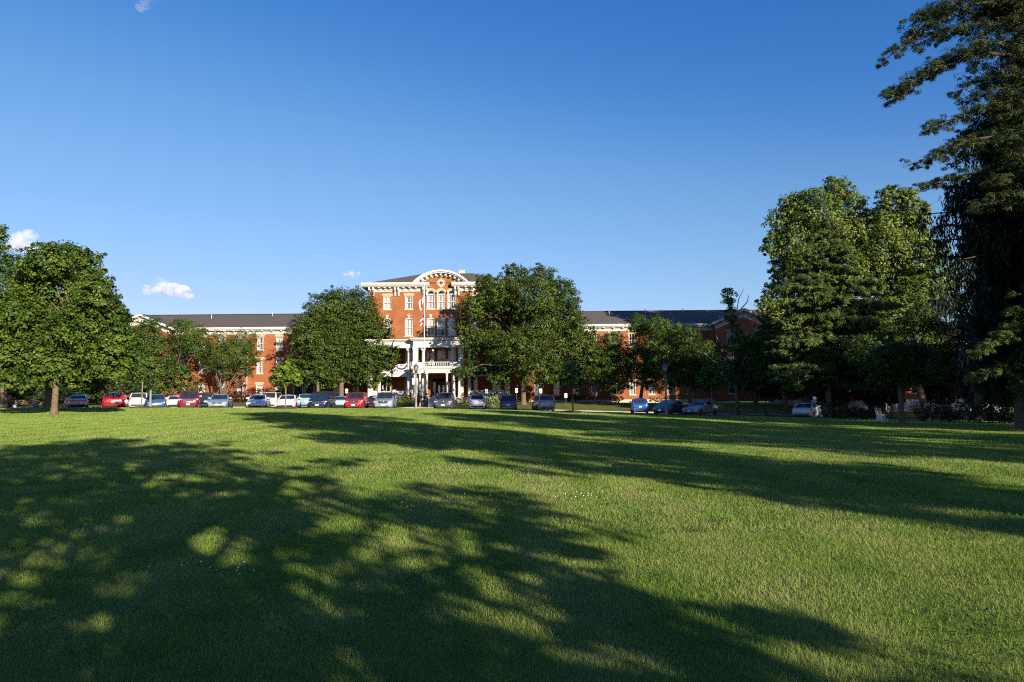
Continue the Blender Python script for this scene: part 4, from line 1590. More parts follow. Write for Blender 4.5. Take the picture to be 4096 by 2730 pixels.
WHT, SIL, PEARL = (0.62, 0.62, 0.61), (0.50, 0.52, 0.55), (0.70, 0.66, 0.60)
car(14, 74.5, 'sedan', (0.22, 0.012, 0.02), 'dark red sedan at the left edge beside the white bench, seen from behind', 'car', rz=25, rear=True)
c = car(316, 72.4, 'sedan', (0.60, 0.60, 0.60), 'white sedan with a red light strip across its boot, behind the tall maple trunk', 'car', rz=31, rear=True)
MB().box(-.72, .72, 2.372, 2.392, .74, .90).build('light_strip', M['lamp_red'], c)
c = car(464, 69.2, 'suv', (0.30, 0.010, 0.020), 'glossy dark red tall car with tinted rear glass, under the maple branches', 'car', rz=25, rear=True, spec=dict(W=1.95, L=4.9))
car(568, 75.5, 'suv', WHT, 'white tall car half hidden behind the blue sedan and a sapling stem', 'car', rz=20, rear=True, metal=0)
car(625, 66.0, 'sedan', (0.055, 0.14, 0.27), 'steel blue sedan facing the lawn, behind the grey lamp post', 'car', rz=26)
car(708, 74.5, 'low', (0.72, 0.66, 0.60), 'cream white low sedan seen from behind, between the blue sedan and the maroon truck-like car', 'car', rz=22, rear=True, metal=0)
car(758, 66.0, 'boxy', (0.20, 0.012, 0.030), 'maroon boxy car with chrome bumper facing the lawn', 'car', rz=23)
car(834, 74.5, 'boxy', (0.012, 0.014, 0.022), 'black boxy car seen from behind, next to the maroon one', 'car', rz=18, rear=True, spec=dict(H=1.68))
car(884, 66.0, 'sedan', (0.25, 0.29, 0.36), 'blue grey sedan turned slightly, showing amber lamps, right of the black car', 'car', rz=15)
car(1035, 66.0, 'sedan', (0.60, 0.63, 0.68), 'silver white sedan with a gaping dark front grille, alone left of the bright sapling', 'car', rz=13)
car(1092, 74.5, 'minivan', (0.62, 0.52, 0.42), 'beige minivan seen from behind with long tail lamps', 'car', rz=8, rear=True, spec=dict(W=1.85))
car(1158, 68.2, 'sedan', WHT, 'bright white sedan seen from behind, parked behind the yellow green sapling', 'car', rz=10, rear=True, metal=0)
car(1229, 75.5, 'suv', (0.22, 0.36, 0.42), 'pale teal tall car seen from behind, next to the navy minivan', 'car', rz=14, rear=True, spec=dict(H=1.6, W=1.75))
car(1288, 66.6, 'minivan', (0.010, 0.020, 0.045), 'navy minivan facing the lawn under the left oak', 'car', rz=5)
car(1366, 75.5, 'low', (0.30, 0.42, 0.47), 'grey teal low car peeping out between the navy minivan and the red car', 'car', rz=12, rear=True)
car(1427, 66.6, 'suv', (0.42, 0.012, 0.020), 'bright red tall car facing the lawn with a chrome edged grille', 'car', rz=5, metal=.2)
car(1506, 75.5, 'sedan', (0.05, 0.012, 0.02), 'dark car almost hidden behind the silver blue tall car', 'car', rz=8, rear=True)
car(1543, 66.0, 'suv', (0.26, 0.31, 0.38), 'silver blue tall car facing the lawn, left of the entrance lamp post', 'car', rz=4)
car(1779, 68.2, 'suv', (0.075, 0.085, 0.105), 'dark grey tall car facing the lawn right of the white ramp panels', 'car', rz=1, spec=dict(W=1.84))
car(1910, 74.5, 'retro', (0.66, 0.70, 0.78), 'rounded white retro car seen from behind in front of the porch', 'car', rz=2, rear=True, metal=.1)
car(2033, 70.3, 'wagon', (0.010, 0.022, 0.10), 'navy estate car seen from behind, left of the big oak trunk', 'car', rz=0, rear=True, lower=M['grey_plastic'])
car(2171, 70.3, 'minivan', (0.34, 0.35, 0.37), 'silver minivan seen from behind, right of the big oak trunk', 'car', rz=7, rear=True, spec=dict(W=1.76, L=4.75, H=1.68))
c = car(2555, 74.5, 'suv', (0.010, 0.10, 0.42), 'vivid blue small tall car seen from behind in the right part of the drive', 'car', rz=-7, rear=True, lower=M['grey_plastic'], spec=dict(W=1.72, L=4.3, H=1.62))
MB().box(-.42, .42, 2.163, 2.18, .34, .42).build('bumper_plate', M['chrome'], c)
car(2672, 71.4, 'hatch', (0.02, 0.035, 0.075), 'dark blue hatchback with a sloping roof behind the right lamp post', 'car', rz=-36)
car(2800, 70.3, 'sedan', (0.23, 0.235, 0.235), 'pewter sedan showing its side and two wheels, rightmost of the pair in shade', 'car', rz=-42, spec=dict(L=5.0))
car(3226, 64.0, 'sedan', (0.46, 0.50, 0.55), 'pale silver sedan alone in the shade of the right hand pine', 'car', rz=-36, rear=True)

# ------------------------------------------------------------------ trees, left side
leafy_tree('maple_tree', 'broad dense maple standing alone at the left front of the lawn', 'tree', 220, 44,
           [(200, 1045, 95, 72), (275, 1045, 80, 75), (375, 1060, 45, 55), (480, 1340, 55, 70), (440, 1240, 50, 70), (505, 1460, 45, 50), (100, 1110, 75, 85), (230, 1180, 150, 110), (390, 1180, 70, 90), (60, 1260, 95, 110), (180, 1320, 150, 110), (350, 1310, 130, 110),
            (445, 1310, 72, 80), (40, 1420, 105, 90), (160, 1450, 120, 80), (300, 1450, 130, 90), (430, 1430, 95, 90), (485, 1400, 50, 60), (375, 1535, 60, 42), (80, 1530, 80, 40)],
           100000, .17, M['maple'], .19, 1, clump=.24, spread=.4, fill=.16, lean=-.17)
leafy_tree('maple_tree', 'tall maple cut off by the left edge of the photo', 'tree', 20, 58,
           [(-60, 1050, 100, 120), (-20, 1180, 75, 110), (-80, 1300, 120, 130), (-25, 960, 50, 70), (-60, 1450, 120, 100), (20, 1490, 70, 60), (-120, 1180, 100, 150)], 36000, .18, M['maple'], .24, 2, bark='bark')
leafy_tree('shade_tree', 'old thick trunked tree in the gloom directly behind the front maple', 'tree', 205, 64,
           [(200, 1420, 170, 100), (80, 1480, 130, 80), (330, 1470, 140, 80), (200, 1330, 120, 90)], 12000, .28, M['oak'], .55, 3)
for k, (px, d, lob) in enumerate([
        (-10, 92, [(-20, 1380, 110, 120), (40, 1500, 110, 80), (-60, 1500, 80, 80)]), (120, 98, [(110, 1400, 110, 110), (160, 1510, 110, 70), (70, 1510, 90, 70)]),
        (270, 94, [(270, 1410, 100, 110), (320, 1500, 90, 70), (230, 1520, 90, 60)]), (400, 96, [(400, 1430, 90, 100), (450, 1520, 80, 60), (360, 1520, 80, 60)]),
        (505, 92, [(500, 1440, 60, 80), (540, 1520, 60, 60), (480, 1530, 60, 50)])]):
    leafy_tree('shade_tree', ['dark tree at the far left behind the dark red sedan', 'dark tree behind the white bench', 'dark tree beyond the white sedan under the maple', 'dark tree behind the glossy dark red car',
                             'dark tree behind the white tall car and the grey lamp post'][k], 'tree', px, d, lob, 9000, .32, M['oak'], .3, 20 + k, group='dark trees beyond the drive')
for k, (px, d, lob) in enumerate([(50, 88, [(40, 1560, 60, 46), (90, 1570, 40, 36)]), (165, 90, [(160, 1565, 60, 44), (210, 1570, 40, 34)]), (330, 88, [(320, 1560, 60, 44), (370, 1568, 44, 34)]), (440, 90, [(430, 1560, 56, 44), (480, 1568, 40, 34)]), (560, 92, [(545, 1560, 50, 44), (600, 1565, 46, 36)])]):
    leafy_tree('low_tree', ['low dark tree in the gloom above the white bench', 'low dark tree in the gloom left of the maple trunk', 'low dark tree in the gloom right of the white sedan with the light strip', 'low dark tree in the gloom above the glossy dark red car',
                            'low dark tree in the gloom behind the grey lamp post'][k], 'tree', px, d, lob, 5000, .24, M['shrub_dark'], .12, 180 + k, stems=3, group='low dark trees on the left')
leafy_tree('young_tree', 'pale green sapling with a slim stem beside the grey lamp post', 'tree', 568, 58, [(560, 1470, 50, 45), (610, 1480, 38, 38), (530, 1500, 35, 32), (590, 1440, 30, 28)], 4200, .16, M['pear'], .055, 4, fork=.6, bark='bark_grey', fill=.05, clump=.36)
leafy_tree('ornamental_tree', 'round topped tree hiding the left gable of the building', 'tree', 600, 97, [(585, 1355, 75, 60), (560, 1430, 60, 60), (635, 1430, 50, 55), (600, 1300, 45, 35), (540, 1370, 40, 50)], 17000, .2, M['pear'], .2, 5, group='trees against the left wing')
leafy_tree('ornamental_tree', 'tree with several splayed pale stems in front of the left wing', 'tree', 692, 99, [(745, 1335, 78, 46), (714, 1395, 46, 44), (790, 1390, 55, 52), (678, 1440, 26, 34), (720, 1300, 40, 22), (800, 1330, 28, 30)], 14000, .18, M['pear'], .2, 6, stems=4, twigs=1, group='trees against the left wing')
leafy_tree('low_tree', 'low bushy dark tree at the foot of the splayed stems', 'tree', 670, 86, [(690, 1510, 70, 50), (640, 1545, 52, 42), (760, 1555, 50, 38), (720, 1480, 40, 30)], 6000, .25, M['oak'], .12, 7, stems=3, group='trees against the left wing')
leafy_tree('ornamental_tree', 'fork trunked tree with open clumps standing before bare brick of the left wing', 'tree', 893, 99.5, [(880, 1372, 62, 46), (975, 1355, 55, 38), (930, 1415, 88, 50), (1005, 1420, 38, 42), (860, 1450, 48, 36), (975, 1470, 42, 22), (825, 1400, 30, 40), (905, 1490, 26, 26), (990, 1500, 22, 18)],
           17000, .175, M['pear'], .22, 8, stems=2, twigs=2, group='trees against the left wing', clump=.33)
leafy_tree('young_tree', 'bright yellow green sapling with a straight stem in a ring of mulch', 'tree', 1143, 57, [(1143, 1465, 24, 28), (1120, 1495, 35, 24), (1170, 1490, 34, 26), (1105, 1520, 26, 20), (1180, 1525, 26, 18), (1143, 1520, 45, 22)], 3400, .22, M['young'], .055, 9, fork=.7, bark='bark_grey', fill=.06, clump=.4)
leafy_tree('oak_tree', 'big dark oak left of the porch, its crown hiding the corner of the building', 'tree', 1365, 97,
           [(1370, 1205, 76, 56), (1300, 1250, 78, 78), (1450, 1240, 68, 68), (1240, 1330, 72, 82), (1350, 1340, 108, 90), (1480, 1340, 82, 88), (1215, 1430, 56, 66), (1310, 1440, 108, 78), (1430, 1440, 108, 78), (1540, 1430, 56, 62), (1480, 1505, 70, 36), (1360, 1515, 90, 30), (1245, 1510, 68, 38)],
           80000, .24, M['oak'], .36, 10, spread=.2, depth=.7, clump=.26, fill=.15)
leafy_tree('oak_tree', 'smaller dark tree tucked behind the left oak', 'tree', 1273, 93, [(1230, 1490, 70, 50), (1300, 1510, 60, 40), (1270, 1430, 60, 40)], 5000, .28, M['oak'], .22, 11)
leafy_tree('oak_tree', 'largest oak, with a flared trunk, covering the right half of the building', 'tree', 2093, 90.5,
           [(2060, 1105, 60, 45), (2165, 1115, 65, 50), (1940, 1145, 50, 48), (2000, 1175, 88, 68), (2130, 1190, 108, 78), (2245, 1185, 68, 68), (1895, 1225, 65, 58), (2010, 1270, 105, 78), (2150, 1290, 118, 88), (2270, 1270, 62, 78), (1850, 1310, 40, 36),
            (1930, 1370, 85, 58), (2060, 1390, 108, 78), (2200, 1390, 118, 88), (2315, 1360, 75, 78), (1920, 1470, 78, 28), (1850, 1490, 46, 22), (2010, 1475, 78, 40), (2150, 1485, 98, 52), (2275, 1470, 86, 62), (2360, 1420, 45, 48), (1990, 1520, 58, 18)],
           110000, .235, M['oak'], .34, 12, clump=.24, twigs=2, spread=.28, fill=.15)
# ------------------------------------------------------------------ trees in front of the right wing
leafy_tree('ornamental_tree', 'slim trunked round tree between the largest oak and the dense pair', 'tree', 2378, 93, [(2450, 1370, 48, 44), (2420, 1430, 68, 58), (2485, 1440, 62, 60), (2400, 1500, 56, 46), (2470, 1515, 76, 46), (2455, 1555, 36, 22)], 26000, .19, M['pear'], .12, 13, group='trees against the right wing')
leafy_tree('ornamental_tree', 'dense tree with twin tops reaching the eaves of the right wing', 'tree', 2560, 92, [(2555, 1300, 46, 44), (2630, 1308, 52, 48), (2590, 1370, 78, 66), (2690, 1340, 46, 50), (2560, 1445, 56, 56), (2650, 1440, 78, 66), (2590, 1510, 46, 36), (2710, 1430, 50, 56)], 34000, .185, M['pear'], .24, 14, group='trees against the right wing')
leafy_tree('ornamental_tree', 'shaded tree right of the twin topped one, behind the pewter sedan', 'tree', 2757, 88, [(2740, 1345, 46, 46), (2800, 1420, 68, 56), (2740, 1480, 78, 56), (2845, 1500, 66, 56), (2800, 1535, 56, 30), (2700, 1525, 46, 30)], 26000, .19, M['oak'], .25, 15, group='trees against the right wing')
leafy_tree('dying_tree', 'half dead tree with bare grey branches and a thin leafy spike on top', 'tree', 2945, 77,
           [(2915, 1190, 26, 40), (2925, 1260, 22, 45), (2945, 1330, 26, 40), (2960, 1385, 52, 42), (3005, 1450, 56, 52), (2925, 1480, 66, 50), (2880, 1400, 22, 32), (3025, 1360, 36, 32), (2990, 1535, 66, 32)], 17000, .18, M['pear'], .26, 16, clump=.38, fill=.04,
           bare=[[(2945, 1540), (2900, 1440), (2880, 1380), (2860, 1345)], [(2900, 1440), (2850, 1390), (2835, 1365)], [(2945, 1490), (2990, 1400), (3005, 1330), (3030, 1290)], [(3000, 1350), (3050, 1310), (3075, 1285)],
                 [(2935, 1510), (2860, 1450), (2800, 1400), (2780, 1405)], [(2930, 1380), (2945, 1250), (2950, 1200), (2965, 1160)], [(2945, 1260), (2985, 1210), (2990, 1180)], [(2945, 1520), (2880, 1500), (2820, 1470)]])
leafy_tree('shade_tree', 'dark leafy tree left of the layered pine', 'tree', 3138, 74, [(3080, 1330, 46, 56), (3130, 1420, 76, 76), (3060, 1500, 66, 56), (3170, 1500, 76, 56)], 22000, .19, M['oak'], .26, 17)
leafy_tree('young_tree', 'dark green sapling in front of the silver minivan end of the drive', 'tree', 2290, 57.5, [(2288, 1490, 44, 38), (2262, 1525, 30, 28), (2318, 1530, 28, 28), (2288, 1460, 26, 22)], 3400, .16, M['young_shaded'], .055, 18, fork=.6, bark='bark', fill=.05, clump=.36)
leafy_tree('young_tree', 'dark green sapling in mulch in front of the pewter sedan', 'tree', 2845, 55.5, [(2845, 1470, 42, 28), (2815, 1510, 32, 32), (2875, 1510, 34, 32), (2845, 1540, 34, 20)], 3400, .16, M['young_shaded'], .055, 19, fork=.6, bark='bark', fill=.05, clump=.36)
leafy_tree('poplar_tree', 'very tall pale leaved tree rising behind the layered pine', 'tree', 3220, 85,
           [(3345, 755, 66, 48), (3180, 830, 76, 56), (3260, 840, 98, 78), (3390, 830, 66, 66), (3110, 890, 50, 50), (3085, 980, 40, 50), (3200, 960, 108, 88), (3330, 950, 108, 88), (3130, 1075, 54, 54), (3240, 1080, 108, 88), (3110, 1180, 50, 66), (3200, 1230, 98, 78), (3420, 950, 60, 66), (3380, 1080, 90, 90), (3455, 890, 50, 50), (3060, 1240, 40, 50), (3130, 1290, 70, 60), (3300, 1300, 100, 80)],
           80000, .27, M['poplar'], .5, 30, clump=.25, fill=.10)
leafy_tree('poplar_tree', 'tall pale leaved tree right of the tallest one, partly behind the dark spruce', 'tree', 3520, 84,
           [(3560, 790, 50, 46), (3635, 800, 50, 52), (3530, 885, 72, 64), (3640, 900, 76, 76), (3540, 1000, 86, 86), (3660, 1020, 86, 86), (3720, 1100, 56, 66), (3560, 1130, 98, 78), (3680, 1180, 98, 78), (3770, 1180, 46, 46), (3705, 840, 20, 30), (3600, 1260, 118, 78), (3470, 1000, 60, 70), (3480, 1110, 60, 60), (3760, 1010, 40, 50), (3800, 1110, 40, 50)],
           72000, .27, M['poplar'], .45, 31, clump=.25, fill=.10)
leafy_tree('shade_tree', 'dark tree filling the gap under the pale leaved trees', 'tree', 3700, 60, [(3700, 1265, 80, 64), (3760, 1340, 66, 76), (3650, 1360, 96, 86), (3560, 1400, 86, 76), (3700, 1450, 106, 76), (3800, 1430, 76, 86), (3450, 1400, 70, 60)], 34000, .16, M['oak'], .3, 32, lean=-.6)
leafy_tree('shade_tree', 'small dark tree with a bare lower trunk on the right lawn', 'tree', 3600, 41.5, [(3560, 1440, 86, 62), (3640, 1430, 86, 62), (3500, 1480, 56, 46), (3700, 1485, 76, 50), (3600, 1505, 106, 42)], 26000, .13, M['oak'], .16, 33)
leafy_tree('shade_tree', 'dark tree at the right behind the evergreen shrubs', 'tree', 3900, 58, [(3880, 1250, 90, 80), (3960, 1330, 90, 90), (4060, 1280, 90, 100), (3900, 1440, 100, 90), (4040, 1450, 100, 90)], 12000, .26, M['oak'], .35, 34)
leafy_tree('shade_tree', 'dark tree closing the right edge behind the spruce', 'tree', 4150, 56, [(4100, 1200, 110, 110), (4160, 1380, 110, 110), (4080, 1500, 90, 70), (4180, 1500, 90, 80)], 10000, .28, M['oak'], .35, 35)
for k, (px, d, lob) in enumerate([(3020, 96, [(3010, 1440, 60, 80), (3040, 1530, 60, 50)]), (3330, 84, [(3330, 1400, 110, 110), (3300, 1500, 90, 60), (3400, 1480, 90, 70)]), (3480, 80, [(3480, 1370, 90, 100), (3520, 1490, 80, 50)])]):
    leafy_tree('shade_tree', ['dark tree close to the right gable of the building', 'dark tree behind the layered pine trunk', 'dark tree behind the two white bench ends'][k], 'tree', px, d, lob, 8000, .32, M['oak'], .3, 60 + k, group='dark trees before the annex')

for k, (px, d, lob) in enumerate([(3060, 78, [(3050, 1500, 60, 60), (3090, 1570, 50, 34)]), (3215, 76, [(3220, 1490, 70, 60), (3200, 1565, 55, 34)]), (3390, 72, [(3390, 1500, 90, 60), (3370, 1570, 60, 36), (3450, 1570, 50, 36)]),
                                  (3560, 74, [(3560, 1500, 80, 60), (3530, 1575, 50, 36), (3590, 1580, 40, 30)]), (3770, 66, [(3770, 1480, 90, 60), (3740, 1560, 50, 30)]), (3960, 62, [(3950, 1520, 90, 60), (3980, 1590, 70, 34)]), (4100, 60, [(4090, 1540, 80, 70), (4060, 1600, 60, 34)]), (4060, 90, [(4040, 1500, 70, 70), (4080, 1580, 70, 40)])]):
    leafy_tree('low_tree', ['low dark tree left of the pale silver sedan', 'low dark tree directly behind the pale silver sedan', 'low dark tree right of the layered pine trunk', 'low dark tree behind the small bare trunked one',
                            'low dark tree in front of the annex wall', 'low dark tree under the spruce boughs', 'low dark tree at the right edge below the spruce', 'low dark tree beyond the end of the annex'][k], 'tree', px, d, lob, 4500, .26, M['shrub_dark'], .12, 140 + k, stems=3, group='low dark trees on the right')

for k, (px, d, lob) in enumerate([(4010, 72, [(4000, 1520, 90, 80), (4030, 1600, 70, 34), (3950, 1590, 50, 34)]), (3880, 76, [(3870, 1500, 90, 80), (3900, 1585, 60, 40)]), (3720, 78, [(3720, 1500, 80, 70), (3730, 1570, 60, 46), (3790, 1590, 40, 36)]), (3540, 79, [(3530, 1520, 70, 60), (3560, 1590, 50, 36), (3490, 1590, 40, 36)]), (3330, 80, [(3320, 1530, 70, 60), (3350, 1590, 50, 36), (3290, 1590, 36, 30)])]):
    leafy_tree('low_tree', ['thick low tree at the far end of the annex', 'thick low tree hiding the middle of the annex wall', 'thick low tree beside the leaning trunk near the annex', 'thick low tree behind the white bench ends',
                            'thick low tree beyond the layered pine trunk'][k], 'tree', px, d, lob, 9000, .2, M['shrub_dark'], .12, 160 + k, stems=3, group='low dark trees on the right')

# conifers
def plates(name, label, base_px, d, top, trunk_r, boughs, mat, leaf, count, seed, aspect=.34, hang=0.0, bark='bark', bark_pts=None, flat=.34, group='conifers on the right', extra=()):
    """conifer built from boughs: each bough is a list of image points traced at its own distance; needles lie in flat sprays along it"""
    g = np.random.default_rng(seed)
    rng = random.Random(seed)
    x0 = X(base_px, d)
    z0 = gz(x0, d)
    root = empty(name, (x0, d, z0), 0, label, 'tree', group)
    B = Vector((x0, d, z0))
    mb = MB()
    mb.tube([(0, 0, -.2), (0, 0, .2), (0, 0, top * .35), (.1, 0, top * .7), (.05, 0, top)], [trunk_r * 1.6, trunk_r * 1.15, trunk_r * .9, trunk_r * .5, .04], 9)
    lobes, wts = [], []
    for pts, rad_, off in boughs:
        w = [P(px, py, d + off * (k + .4) / len(pts)) - B for k, (px, py) in enumerate(pts)]
        mb.tube(w, [max(.015, trunk_r * .24 * (1 - .85 * k / max(1, len(w) - 1))) for k in range(len(w))], 5)
        L = sum((w[k + 1] - w[k]).length for k in range(len(w) - 1))
        n = max(3, int(L / (rad_ * .55)))
        for q in range(n + 1):
            t = q / n * (len(w) - 1)
            k = min(int(t), len(w) - 2)
            c = w[k].lerp(w[k + 1], t - k)
            f = (.75 + .5 * rng.random()) * (1.0 - .45 * (q / n) ** 2)
            sd = rng.uniform(-.9, .9) * rad_
            lobes.append(((c.x + rng.uniform(-.2, .2) * rad_, c.y + sd, c.z + rng.uniform(-.18, .12) * rad_), (rad_ * f, rad_ * f * 1.1, rad_ * f * flat)))
    for (px, py, rx, ry) in extra:
        k = d / FPX
        c = P(px, py, d) - B
        lobes.append(((c.x, c.y + rng.uniform(-.6, .6), c.z), (rx * k, (rx + ry) / 2 * k, ry * k)))
    V, F, r = crown_leaves(lobes, count, leaf, g, clump=.42, fill=.10, flat=.55, up=.75)
    # slim the leaf quads into needle sprays
    Q = V.reshape(-1, 4, 3)
    mid = (Q[:, 1] + Q[:, 3]) / 2
    for k in (1, 3):
        Q[:, k] = mid + (Q[:, k] - mid) * aspect
    parts_v, parts_f, parts_r = [Q.reshape(-1, 3)], [F], [r]
    if hang > 0:
        n = int(count * .9)
        C = np.array([l[0] for l in lobes]); R_ = np.array([l[1] for l in lobes])
        prob = R_[:, 0] ** 2; prob = prob / prob.sum()
        ns = n // 7
        li = g.choice(len(lobes), ns, p=prob)
        top_ = C[li] + ball(g, ns) * R_[li]
        ln = hang * (0.3 + .9 * g.random(ns))
        i7 = np.repeat(np.arange(ns), 7)
        tt = np.tile(np.linspace(0, 1, 7), ns)
        pos = top_[i7] + np.stack([g.normal(size=len(i7)) * .035, g.normal(size=len(i7)) * .035, -tt * ln[i7]], -1)
        dn = np.tile(np.array([0, 0, -1.0]), (len(pos), 1)) + .45 * unit(g.normal(size=pos.shape))
        dn = unit(dn)
        sdv = unit(np.cross(dn, g.normal(size=pos.shape))) * (leaf * .16)
        le = leaf * 1.25
        V2 = np.stack([pos, pos + dn * le * .5 + sdv, pos + dn * le, pos + dn * le * .5 - sdv], 1).reshape(-1, 3)
        F2 = np.arange(len(V2)).reshape(-1, 4) + len(parts_v[0])
        parts_v.append(V2); parts_f.append(F2); parts_r.append(g.random(ns)[i7] * .7)
    mesh_np('crown', np.concatenate(parts_v), np.concatenate(parts_f), mat, root, np.concatenate(parts_r))
    mb.build('trunk', M[bark], root)
    return root


def tiers(cx, y_top, y_bot, n, half_fn, seed, slope=18, rad_fn=None, left=1.0, right=1.0, depth=3.0):
    """boughs leaving a straight trunk at image column cx on both sides"""
    rng = random.Random(seed)
    out = []
    for k in range(n):
        t = (k + rng.random() * .7) / n
        y = y_top + (y_bot - y_top) * t
        sg = -1 if k % 2 else 1
        L = half_fn(t) * rng.uniform(.72, 1.12) * (left if sg < 0 else right)
        dz = rng.uniform(-1, 1) * depth * min(1, L / 150)
        L *= .65 + .35 * (1 - min(1, abs(dz) / (depth + .01)) ** 2)
        rise = rng.uniform(-.06, .10) * L
        pts = [(cx + sg * L * s, y - rise * s + slope * s * s) for s in (0.05, .35, .7, 1.0)]
        out.append((pts, rad_fn(t), dz))
    return out


pb = tiers(3308, 880, 1560, 52, lambda t: 26 + 210 * min(1, t * 1.9) ** .8, 41, slope=20, rad_fn=lambda t: .55 + .55 * min(1, t * 2), left=.95, right=1.15, depth=4.0)
pb += [([(3308, 1440), (3240, 1480), (3180, 1540), (3150, 1560)], 1.0, -2.5), ([(3308, 1400), (3240, 1450), (3190, 1475)], 1.0, -3), ([(3310, 1330), (3220, 1380), (3180, 1390)], .9, -2.0), ([(3310, 1260), (3480, 1235), (3600, 1215)], .9, -1.5), ([(3310, 1180), (3200, 1215), (3150, 1230)], .9, -1.5)]
plates('pine_tree', 'layered pine with flat tiers of lit needles, right of the building', 3312, 68, 18.2, .26, pb, M['pine'], .44, 150000, 41, aspect=.26, flat=.27)
sb = []
for y0, y1, xt in ((755, 800, 3800), (800, 862, 3628), (870, 905, 3720), (930, 962, 3690), (990, 1030, 3716), (1060, 1105, 3745), (1120, 1150, 3770), (1170, 1198, 3680), (1240, 1290, 3800), (1310, 1350, 3830), (1390, 1430, 3860)):
    sb.append(([(4085, y0), (3980, y0 + .25 * (y1 - y0) + 8), ((3980 + xt) / 2, y0 + .7 * (y1 - y0) + 6), (xt, y1)], .62, random.Random(y0).uniform(-2.5, .5)))
for k in range(46):
    rr_ = random.Random(500 + k)
    y0 = 420 + 24 * k
    xt = rr_.uniform(3820, 3990)
    sb.append(([(4085, y0), ((4085 + xt) / 2, y0 + 18), (xt, y0 + 40)], .75, rr_.uniform(-3, 3)))
    sb.append(([(4085, y0), (4150, y0 + 18), (4260, y0 + 40)], .75, rr_.uniform(-3, 3)))
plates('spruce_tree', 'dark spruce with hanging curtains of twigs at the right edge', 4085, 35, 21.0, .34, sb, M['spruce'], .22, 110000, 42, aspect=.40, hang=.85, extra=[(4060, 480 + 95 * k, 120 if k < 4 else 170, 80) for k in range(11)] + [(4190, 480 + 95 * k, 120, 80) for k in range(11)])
tb = [([(4180, 40), (3990, 8), (3840, 20), (3700, 60), (3630, 110)], 0.74, -1), ([(3760, 60), (3660, 130), (3590, 200), (3545, 235)], 0.57, -.6),
      ([(4180, 120), (3960, 90), (3830, 110), (3730, 150), (3650, 190)], 0.68, .8), ([(4180, 230), (3960, 215), (3860, 215), (3760, 250), (3690, 290)], 0.74, -1.2),
      ([(3830, 225), (3720, 290), (3620, 345), (3560, 375), (3525, 395)], 0.57, -1.0), ([(3640, 340), (3590, 390), (3560, 415)], 0.41, -1.0),
      ([(4180, 330), (4000, 300), (3900, 330), (3850, 300)], 0.68, 1), ([(4180, 430), (4010, 390), (3920, 385), (3860, 360)], 0.68, 0),
      ([(4180, 480), (4000, 430), (3900, 440), (3830, 470), (3750, 505), (3695, 520)], 0.65, -.8), ([(4180, 600), (4000, 545), (3880, 560), (3780, 605), (3720, 640), (3650, 655)], 0.65, -.8),
      ([(4180, 640), (3990, 600), (3880, 620), (3800, 660)], 0.61, 1), ([(4180, 760), (3980, 690), (3860, 700), (3770, 725), (3690, 750)], 0.65, -.6)]
for k in range(30):
    rr_ = random.Random(900 + k)
    y0 = -420 + 42 * k
    xt = rr_.uniform(3900, 4010)
    tb.append(([(4200, y0), (4080, y0 - 10), (xt, y0 + 26)], .75, rr_.uniform(-3, 3)))
    tb.append(([(4200, y0), (4300, y0 - 10), (4420, y0 + 30)], .75, rr_.uniform(-3, 3)))
for k in range(14):
    rr_ = random.Random(960 + k)
    y0 = 840 + 46 * k
    tb.append(([(4200, y0), (4290, y0 + 6), (rr_.uniform(4360, 4460), y0 + 40)], .75, rr_.uniform(-2, 3)))
    tb.append(([(4200, y0 + 20), (4170, y0 + 24), (4130, y0 + 50)], .6, rr_.uniform(1.5, 4)))
plates('pine_tree', 'tall shaded pine whose long boughs reach into the upper right sky', 4200, 31, 21.5, .38, tb, M['pine_shaded'], .27, 270000, 43, aspect=.17, flat=.5, bark='bark_dark', extra=[(4075, -60 + 90 * k, 95, 75) for k in range(9)] + [(4200, -60 + 90 * k, 110, 75) for k in range(9)])
lb = [([(4250, 1420), (4090, 1440), (3990, 1480), (3920, 1500), (3860, 1520)], .42, -2), ([(4250, 1310), (4090, 1330), (4000, 1340), (3940, 1390), (3900, 1420)], .42, -2), ([(4130, 1290), (4050, 1300), (4000, 1340)], .4, -1.5), ([(4160, 1520), (4100, 1540), (4070, 1560)], .4, -2)]
for k in range(18):
    rr_ = random.Random(700 + k)
    y0 = 1150 + 22 * k
    lb.append(([(4260, y0), (4160, y0 + 5), (rr_.uniform(4040, 4110), y0 + 30)], .5, rr_.uniform(-2, 2)))
plates('pine_tree', 'low pine with a few sunlit boughs at the lower right', 4260, 32.5, 10.0, .2, lb, M['pine'], .26, 48000, 44, aspect=.2, flat=.7, bark='bark_dark')

